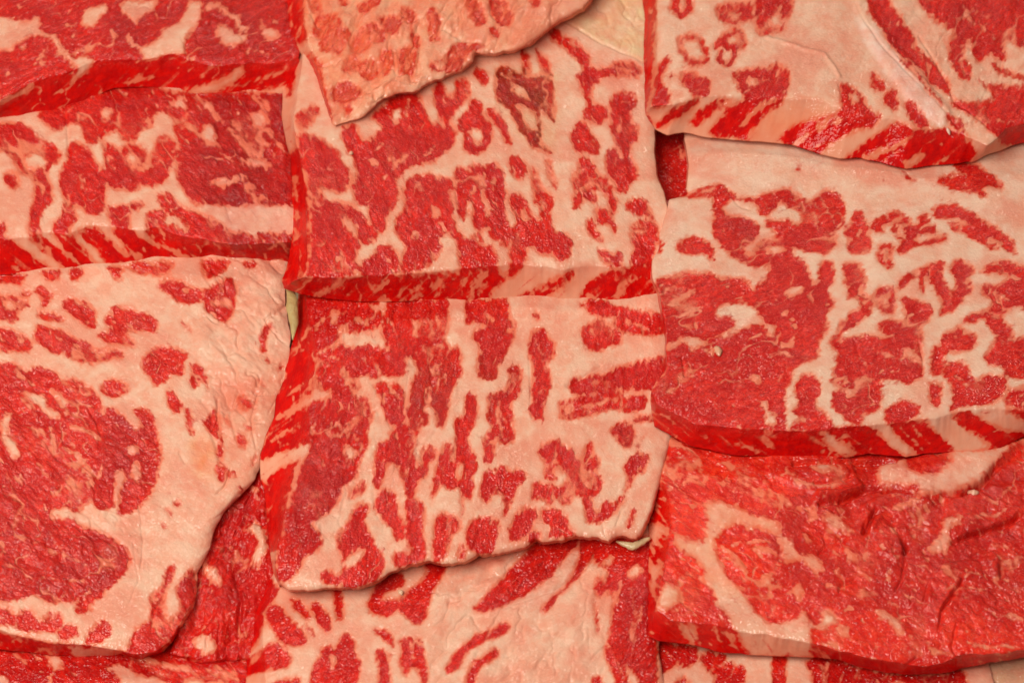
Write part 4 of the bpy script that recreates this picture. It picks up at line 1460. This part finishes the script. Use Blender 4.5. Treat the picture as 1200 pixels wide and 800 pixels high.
SLABS = {
'L4': dict(name='beef_slice', streak=45, label='dark red strip of slice under the slice with the broad rounded muscle',
    T=[(-60, 735), (300, 735)], B=[(-60, 900), (300, 900)], L=[(-60, 735), (-60, 900)], R=[(300, 735), (300, 900)],
    z=(9.5, 8.5, 15, 15), seed=41, mat='L2', grain=-30),
'L3b': dict(name='beef_slice', streak=70, label='deep crimson wet slab wedged between the round muscle slice and the streaked slice',
    T=[(240, 545), (345, 520)], B=[(196, 766), (225, 771), (255, 775), (295, 773)], L=[(240, 545), (235, 640), (215, 710), (196, 766)], R=[(345, 520), (335, 600), (330, 680), (295, 773)],
    FB=[(196, 771), (222, 781), (246, 785), (264, 779), (297, 783)], z=(11, 11, 12.5, 12.5), t=4, seed=43, mat='L2', grain=70, relief=1.6),
'L3': dict(name='beef_slice', streak=30, label='large pale slice with a broad rounded red muscle and one small blood dot',
    T=[(-60, 290), (352, 290)], B=[(-60, 735), (0, 737), (30, 747.5), (57, 753.5), (102, 756.5), (129, 761), (156, 767), (180, 764), (198, 755), (214, 734)],
    L=[(-60, 290), (-60, 735)], R=[(352, 290), (336, 325), (334, 345), (337, 370), (341, 392), (339, 420), (334, 450), (326, 490), (311, 535), (298, 562), (280, 582), (262, 600), (251, 620), (246, 642), (237, 660), (231, 672), (231, 695), (226, 712), (214, 734)],
    FB=[(-60, 760), (0, 761), (30, 764), (51, 767), (90, 770), (120, 768.5), (144, 769), (168, 773), (192, 764), (206, 752), (217.5, 735)],
    z=(12, 11, 19, 15.5), t=6, seed=45, rr=1.9, roundR=16, mat='L3', grain=-45, relief=1.2, veins=.5,
    parts=[('rounded_muscle', 'broad dull red muscle with a rounded right end', [(-60, 575), (40, 600), (80, 606), (110, 620), (145, 638), (155, 653), (143, 672), (125, 690), (108, 702), (98, 717), (86, 712), (80, 705), (40, 697), (15, 704), (-60, 704)]),
           ('fat_lump', 'small orange tinted lump of fat', [(222, 515), (235, 510), (250, 520), (258, 535), (254, 555), (240, 563), (228, 553), (224, 535)]),
           ('fat_border', 'rough pinkish fat along the right border', [(290, 310), (352, 290), (345, 400), (330, 470), (300, 560), (275, 585), (255, 575), (262, 530), (252, 490), (262, 440), (285, 380)])]),
'L2': dict(name='beef_slice', streak=-38, label='dark red slice with dense fat streaks, second from the top of its row',
    T=[(-60, 85), (346, 80)], B=[(-60, 282), (0, 279.5), (33, 278), (60, 272), (78, 275), (108, 264.5), (135, 267.5), (168, 270.5), (186, 266), (210, 278), (240, 281), (270, 288), (330, 285), (342, 284)],
    L=[(-60, 85), (-60, 282)], R=[(346, 80), (344, 160), (347, 215), (347, 260), (342, 284)],
    FB=[(-60, 325), (0, 323), (33, 321), (54, 320), (75, 320), (99, 314), (141, 313), (180, 305), (222, 306.5), (249, 302), (270, 305), (333, 309), (345, 310)],
    z=(13.5, 11, 21, 17.5), t=7.5, seed=47, veins=.55, ragged=1.2, mat='L2', grain=-55),
'L1': dict(name='beef_slice', streak=45, label='coarse red slice with a broad pale fat band, topmost beside the fatty flap',
    T=[(-60, -90), (360, -90)], B=[(-60, 135), (0, 119), (40, 96), (75, 87), (111, 72), (144, 70), (171, 70), (204, 64), (222, 72), (255, 79), (288, 75), (318, 75), (352, 70)],
    L=[(-60, -90), (-60, 135)], R=[(360, -90), (352, 0), (352, 70)],
    FB=[(-60, 160), (0, 143), (24, 141), (60, 132), (90, 123), (120, 110), (135, 104), (168, 102), (210, 105), (222, 111), (270, 111), (300, 107), (335, 112), (356, 108)],
    z=(16, 14, 23, 20), t=7.5, seed=49, veins=.45, mat='L1', grain=30),
'R0': dict(name='beef_slice', label='dark red corner of a slice sunk beside the torn fat edge',
    T=[(752, 135), (850, 135)], B=[(762, 300), (850, 300)], L=[(752, 135), (762, 300)], R=[(850, 135), (850, 300)],
    z=(11, 11, 12, 12), t=4, seed=51, mat='L2', grain=60, relief=1.5),
'R5': dict(name='beef_slice', label='tan wet fatty slice peeking out at the lower right corner under the bright lean slice',
    T=[(1085, 745), (1300, 740)], B=[(1110, 900), (1300, 900)], L=[(1085, 745), (1110, 900)], R=[(1300, 740), (1300, 900)],
    z=(11, 11, 13, 13), t=5, seed=53, mat='tan', wetall=1),
'R4': dict(name='beef_slice', streak=60, label='pale slice with dark red patches, only its strip showing under the bright lean slice',
    T=[(768, 720), (1150, 740)], B=[(766, 900), (1190, 900)], L=[(768, 720), (767, 760), (766, 900)], R=[(1150, 740), (1190, 900)],
    FL=[(755, 720), (757, 760), (757, 900)], z=(11, 11, 17, 16), t=6, seed=55, mat='L2', grain=60),
'C4': dict(name='beef_slice', streak=40, label='mostly fat slice with long slanting red stripes, lowest of the middle row',
    T=[(330, 640), (790, 600)], B=[(314, 900), (790, 900)], L=[(330, 640), (326, 665), (318, 690), (308, 720), (308, 760), (312, 800), (314, 900)], R=[(790, 600), (775, 660), (772, 760), (790, 900)],
    FL=[(322, 640), (312, 675), (294, 705), (288, 735), (288, 800), (288, 900)], z=(14.5, 12.5, 22, 16), t=7, tl=7, seed=57, mat='C4', grain=50, roundL=14, round=1.1, veins=.15, spots=.15, ragged=.6, veil=.15, under=.15, warp=.8,
    parts=[('red_stripe', 'long slanting crimson stripe', [(552, 714), (570, 700), (605, 670), (625, 640), (640, 620), (690, 620), (670, 645), (650, 670), (620, 692), (592, 708), (570, 716)]),
           ('edge_muscle', 'dark red muscle along the right border', [(700, 620), (800, 620), (800, 900), (745, 900), (728, 800), (716, 750), (714, 710), (700, 690)])]),
'R3': dict(name='beef_slice', streak=-60, label='bright lean slice with ragged tears and a torn fat flap near its top',
    T=[(782, 478), (1280, 478)], B=[(767, 713), (785, 728), (818, 731), (840, 734), (864, 740), (912, 746), (954, 755), (990, 764), (1026, 773), (1062, 779), (1086, 782), (1110, 776), (1128, 767), (1164, 767), (1200, 761), (1280, 750)],
    L=[(782, 478), (784, 520), (782, 535), (775, 555), (779, 570), (785, 590), (782, 641), (774, 680), (767, 713)], R=[(1280, 478), (1280, 750)],
    FL=[(764, 478), (764, 520), (752, 559), (744, 571), (747, 577), (756, 580), (759, 610), (760, 640), (759, 700), (759, 746)],
    FB=[(759, 746), (770, 752), (809, 755), (839, 764), (875, 767), (909, 768.5), (954, 770), (981, 773), (1008, 782), (1038, 788), (1065, 791), (1104, 789.5), (1128, 783.5), (1164, 776), (1200, 770), (1280, 760)],
    z=(16, 15.5, 23.5, 22), t=6.5, tl=7, seed=59, fat_min=0.10, veins=.5, mat='R3', grain=-30, relief=1.1, roundL=8, crown=.6, swell=.8,
    parts=[('fat_flap', 'torn flap of pink fat with a dark oval', [(1032, 544), (1062, 536), (1116, 529), (1164, 526), (1206, 511), (1191, 523), (1164, 547), (1149, 565), (1116, 577), (1098, 580), (1080, 583), (1077, 571), (1032, 568), (1026, 560)]),
           ('fat_seam', 'pale seam of fat running to the front edge', [(840, 665), (852, 671), (870, 692), (879, 710), (897, 726), (909, 731), (924, 725), (933, 725), (942, 713), (951, 728), (951, 755), (912, 746), (873, 741), (858, 740), (840, 733)])]),
'C3': dict(name='beef_slice', streak=35, label='slice with upright dark red streaks and a ragged lower edge, in the middle row',
    T=[(354, 325), (800, 325)], B=[(327, 683), (340, 690), (372, 689), (399, 690), (414, 689), (435, 683), (450, 673), (468, 663), (492, 659), (522, 659), (546, 656), (561, 647), (585, 647), (615, 641), (630, 634), (660, 633), (680, 630), (701, 628), (713, 633), (725, 629), (746, 629), (752, 623), (762, 606)],
    L=[(354, 325), (360, 370), (368, 400), (369, 420), (363, 466), (359, 514), (348, 538), (337, 580), (330, 610), (324, 640), (323, 670), (327, 683)], R=[(800, 325), (795, 480), (772, 570), (762, 606)],
    FL=[(349, 325), (349, 380), (344, 394), (336, 422), (332, 444), (323, 466), (320, 490), (311, 511), (304, 535), (304, 556), (309, 577), (312, 604), (315, 640), (321, 672), (328, 689)],
    fb=[1, 3], z=(15.5, 13, 23.5, 18.5), t=4, tl=6, seed=61, jag=2.6, mat='C3', grain=80, roundL=16, round=1.1, veins=.42,
    parts=[('ragged_lip', 'ragged pale lip at the lower right', [(705, 596), (727, 588), (740, 575), (745, 571), (790, 560), (800, 620), (752, 630), (701, 631), (690, 622)])]),
'R2': dict(name='beef_slice', streak=-38, label='broad slice with lacy red marbling and a torn fat corner by its pale fat cap',
    T=[(803, 128), (1280, 140)], B=[(762, 458), (770, 475), (788, 484), (815, 497.5), (836, 500.5), (878, 503), (924, 505), (960, 505), (1008, 499), (1050, 496), (1095, 490), (1128, 482), (1170, 479.5), (1200, 482), (1280, 470)],
    L=[(803, 128), (802, 163), (807, 192), (805, 215), (803, 230), (784, 234), (782, 245), (773, 275), (771, 293), (764, 305), (764, 326), (770, 338), (776, 368), (780, 395), (780, 431), (762, 458)], R=[(1280, 140), (1280, 470)],
    FB=[(762, 472), (766, 500), (788, 511), (809, 523), (836, 529), (860, 534), (900, 535), (930, 536.5), (990, 536.5), (1017, 532), (1062, 536), (1080, 533), (1119, 530.5), (1143, 529), (1164, 529), (1200, 512), (1280, 495)],
    z=(17, 16, 27, 25), t=7.5, tl=7.5, seed=63, veins=.5, mat='R2', grain=20, roundL=4,
    parts=[('fat_cap', 'thick smooth cap of pale fat', [(800, 120), (1290, 130), (1290, 330), (1195, 300), (1170, 270), (1120, 240), (1085, 235), (1045, 245), (1010, 240), (990, 230), (970, 222), (950, 232), (930, 219), (900, 224), (870, 230), (845, 219), (806, 225)])]),
'R1': dict(name='beef_slice', streak=42, label='thick pale slice with red rings and slanting streaks, topmost of its row',
    T=[(765, -90), (1270, -90)], B=[(762, 126), (782, 124), (800, 121), (821, 113), (866, 114.5), (900, 117), (930, 117), (966, 120), (988, 130), (1020, 138), (1050, 141), (1068, 151), (1110, 153), (1140, 162), (1156, 172), (1170, 160), (1180, 150), (1200, 145), (1270, 145)],
    L=[(765, -90), (770, 0), (770, 60), (771, 90), (766, 112), (762, 126)], R=[(1270, -90), (1270, 145)],
    FL=[(748, -90), (752, 0), (755, 18), (753.5, 60), (755, 110), (756, 135)],
    FB=[(756, 135), (768, 152), (782, 159), (800, 156), (830, 162), (866, 165), (906, 168), (930, 171), (960, 181), (984, 187), (1008, 186), (1032, 192), (1062, 199), (1092, 195), (1116, 193), (1140, 190), (1158, 181), (1172, 177), (1185, 171), (1200, 168), (1270, 165)],
    z=(21, 20, 29, 27), t=7.5, tl=8, seed=65, stk=.45, mat='R1', grain=60, spots=.15,
    parts=[('outer_muscle', 'separate red muscle beyond the white sinew', [(1011, -95), (1290, -95), (1290, 160), (1190, 160), (1156, 150), (1134, 135), (1115, 120), (1098, 98), (1080, 70), (1060, 45), (1032, 20)]),
           ('sinew', 'white band of sinew', [(1000, -95), (1011, -95), (1018, 15), (1060, 50), (1095, 100), (1118, 125), (1140, 143), (1160, 165), (1140, 166), (1120, 150), (1096, 148), (1070, 105), (1040, 60), (1005, 20)])]),
'C2': dict(name='beef_slice', streak=42, label='thick slice with a brownish dark patch near its top and a cream fat corner',
    T=[(356, -20), (775, -20)], B=[(345, 328), (360, 326), (390, 326), (420, 324.5), (450, 323), (504, 320), (534, 317), (561, 314), (582, 312.5), (615, 311), (660, 317), (690, 312), (716, 315), (746, 311), (764, 305), (785, 300)],
    L=[(356, -20), (356, 60), (350, 100), (344, 140), (347, 170), (355, 205), (361, 240), (363, 280), (361, 305), (355, 322), (345, 328)], R=[(775, -20), (768, 150), (767, 180), (770, 205), (778, 225), (783, 250), (785, 300)],
    FL=[(347, -20), (349, 52), (339, 81), (331, 105), (330, 135), (333, 156), (340, 186), (342, 215), (342, 275), (336, 311), (330, 328), (333, 338)],
    FB=[(333, 338), (351, 345.5), (390, 351.5), (432, 354.5), (465, 354.5), (486, 353), (522, 353), (558, 354.5), (600, 354), (644, 353), (677, 357), (716, 362), (740, 362), (770, 358), (790, 350)],
    z=(18, 14.5, 26, 20), t=8, tl=8, seed=67, mat='C2', grain=-60, veins=.42,
    parts=[('fat_cap', 'smooth cream fat at the upper right corner', [(659, 24), (686, 6), (698, -25), (780, -25), (775, 30), (768, 75), (752, 71), (731, 60), (704, 48), (677, 33)]),
           ('dark_muscle', 'brownish dark muscle bundle', [(582, 79), (594, 76), (624, 92), (636, 87), (650, 98), (652, 145), (640, 135), (634, 165), (652, 185), (622, 175), (606, 146), (582, 118)])]),
'C1': dict(name='beef_slice', streak=60, label='thin fatty flap with veiled orange red spots curling over the slice below it',
    T=[(345, -90), (722, -90)], B=[(387, 145), (392, 149), (405, 144), (426, 136), (438, 127), (450, 115), (462, 109), (486, 107), (498, 100), (528, 86), (540, 84), (552, 72), (555, 63), (579, 64.5), (600, 60), (618, 51), (639, 36), (657, 22), (683, 12), (702, -12)],
    L=[(345, -90), (354, 0), (356, 24), (357, 45), (369, 78), (378, 114), (387, 145)], R=[(722, -90), (702, -12)],
    FL=[(328, -90), (335, 0), (340, 40), (350, 58), (364, 85), (374, 115), (380, 140), (389, 152)], fb=[1.5, 3],
    z=(24, 22, 25, 23), t=3.5, tl=5, seed=69, jag=1.6, lean_max=0.92, mat='C1', grain=60, relief=1.7, crown=.3, swell=1.0, round=1.0),
}
tr = parse_traces(TRACES)
for key, sp in SLABS.items():
    sp = dict(sp); sp['mat'] = MATS[sp['mat']]
    build_slab(key, tr[key], sp)

# ------------------------------------------------------------------ tray
def tray():
    m = bpy.data.materials.new('pale_tray'); m.use_nodes = True
    b = m.node_tree.nodes['Principled BSDF']; b.inputs['Base Color'].default_value = (0.62, 0.55, 0.34, 1); b.inputs['Roughness'].default_value = 0.4
    n = m.node_tree.nodes.new('ShaderNodeTexNoise'); n.inputs['Scale'].default_value = 60
    bp = m.node_tree.nodes.new('ShaderNodeBump'); bp.inputs['Distance'].default_value = 0.0005
    m.node_tree.links.new(n.outputs[0], bp.inputs['Height']); m.node_tree.links.new(bp.outputs[0], b.inputs['Normal'])
    x, y, z = 0.24, 0.24, 0.002
    v = [(-x, -y, -z), (x, -y, -z), (x, y, -z), (-x, y, -z), (-x, -y, z), (x, -y, z), (x, y, z), (-x, y, z)]
    me = bpy.data.meshes.new('tray'); me.from_pydata(v, [], [(0, 3, 2, 1), (4, 5, 6, 7), (0, 1, 5, 4), (1, 2, 6, 5), (2, 3, 7, 6), (3, 0, 4, 7)])
    me.materials.append(m); o = link('tray', me, None, (0, 0, 0.002)); o['kind'] = 'structure'
tray()

# ------------------------------------------------------------------ small scraps lying on or between the slices
def scrap(name, label, cat, pts, widths, z, col, rough=0.35, group=None, seed=1):
    """a small lumpy strip along traced points (photo pixels)"""
    P = resample(pts, 14); w = np.interp(np.linspace(0, 1, 14), np.linspace(0, 1, len(widths)), widths) * PX
    zz = np.interp(np.linspace(0, 1, 14), np.linspace(0, 1, len(z)), z)
    c = at(P[:, 0], P[:, 1], zz * 0.001)
    d = np.gradient(c, axis=0); d /= np.linalg.norm(d, axis=1, keepdims=True)
    up = np.array([0, -0.2, 1.0]); side = np.cross(d, up); side /= np.linalg.norm(side, axis=1, keepdims=True); nn = np.cross(side, d)
    K = 12; th = np.linspace(0, 2 * math.pi, K, endpoint=False); rs = np.random.RandomState(seed)
    prof = np.sin(np.linspace(0.12, math.pi - 0.12, 14)) ** 0.5
    ring = []
    for i in range(14):
        r = w[i] / 2 * prof[i] * (1 + 0.22 * rs.randn(K) * 0.6)
        ring.append(c[i] + side[i] * (np.cos(th) * r)[:, None] + nn[i] * (np.sin(th) * r * 0.7)[:, None])
    co = np.concatenate(ring + [c[:1], c[-1:]])
    base = co.mean(0); co = co - base
    f = [(i * K + k, i * K + (k + 1) % K, (i + 1) * K + (k + 1) % K, (i + 1) * K + k) for i in range(13) for k in range(K)]
    f += [(14 * K, (k + 1) % K, k) for k in range(K)] + [(14 * K + 1, 13 * K + k, 13 * K + (k + 1) % K) for k in range(K)]
    me = bpy.data.meshes.new(name); me.from_pydata(co.tolist(), [], f); me.update(); me.polygons.foreach_set('use_smooth', [True] * len(f))
    m = bpy.data.materials.new(name + '_fat'); m.use_nodes = True; b = m.node_tree.nodes['Principled BSDF']
    b.inputs['Roughness'].default_value = rough; b.inputs['Coat Weight'].default_value = 0.4
    n = m.node_tree.nodes.new('ShaderNodeTexNoise'); n.inputs['Scale'].default_value = 900
    cr = m.node_tree.nodes.new('ShaderNodeMix'); cr.data_type = 'RGBA'; cr.inputs[6].default_value = (*col, 1); cr.inputs[7].default_value = (col[0] * .8, col[1] * .62, col[2] * .55, 1)
    tc = m.node_tree.nodes.new('ShaderNodeTexCoord'); m.node_tree.links.new(tc.outputs['Object'], n.inputs['Vector'])
    m.node_tree.links.new(n.outputs[0], cr.inputs[0]); m.node_tree.links.new(cr.outputs[2], b.inputs['Base Color'])
    bp = m.node_tree.nodes.new('ShaderNodeBump'); bp.inputs['Distance'].default_value = 0.0004
    m.node_tree.links.new(n.outputs[0], bp.inputs['Height']); m.node_tree.links.new(bp.outputs[0], b.inputs['Normal'])
    me.materials.append(m); o = link(name, me, None, base)
    o['label'] = label; o['category'] = cat
    if group: o['group'] = group
    return o
scrap('pale_sliver', 'thin olive cream sliver standing in the gap left of the streaked middle slice', 'fat sliver',  # pale olive strip filling the gap between slices
      [(339, 334), (342, 355), (345, 378), (343, 398)], [14, 15, 12, 5], [15, 14.6, 14.6, 14.6], (0.60, 0.50, 0.22), seed=3)
scrap('pale_sliver', 'olive cream sliver in the gap under the ragged lip of the streaked slice', 'fat sliver',
      [(722, 634), (742, 640), (762, 630)], [5, 9, 8], [15.3, 15.4, 15.4], (0.66, 0.57, 0.34), seed=4)
def on_slab(key, x, y, lift=0.3):
    X, Y, co = TOPS[key]; k = int(np.argmin((X - x) ** 2 + (Y - y) ** 2)); return co[k][2] * 1000 + lift
def crumb(label, key, pts, widths, col, seed):
    scrap('fat_crumb', label, 'fat crumb', pts, widths, [on_slab(key, *p) for p in pts], col, seed=seed, group='small crumbs of fat lying on the slices')
crumb('small oval crumb of fat below the torn flap of the bright lean slice', 'R3', [(1134, 576), (1140, 577), (1147, 577)], [7, 8, 7], (0.80, 0.46, 0.33), 5)
crumb('pale crumb of fat on the lower left lean of the lacy slice', 'R2', [(838, 406), (842, 411), (843, 417)], [9, 9, 7], (0.80, 0.46, 0.30), 6)
crumb('tiny pale crumb on the mostly fat slice just under the ragged edge', 'C4', [(467, 691), (470, 694), (471, 697)], [5, 6, 4], (0.82, 0.56, 0.38), 7)
crumb('tiny round crumb beside the left lean patch of the thick slice', 'C2', [(410, 178), (413, 181)], [5, 5], (0.80, 0.46, 0.33), 8)
crumb('white shred of sinew on the front corner of the thick pale slice', 'R1', [(1110, 150), (1113, 158)], [4, 3], (0.86, 0.66, 0.55), 9)
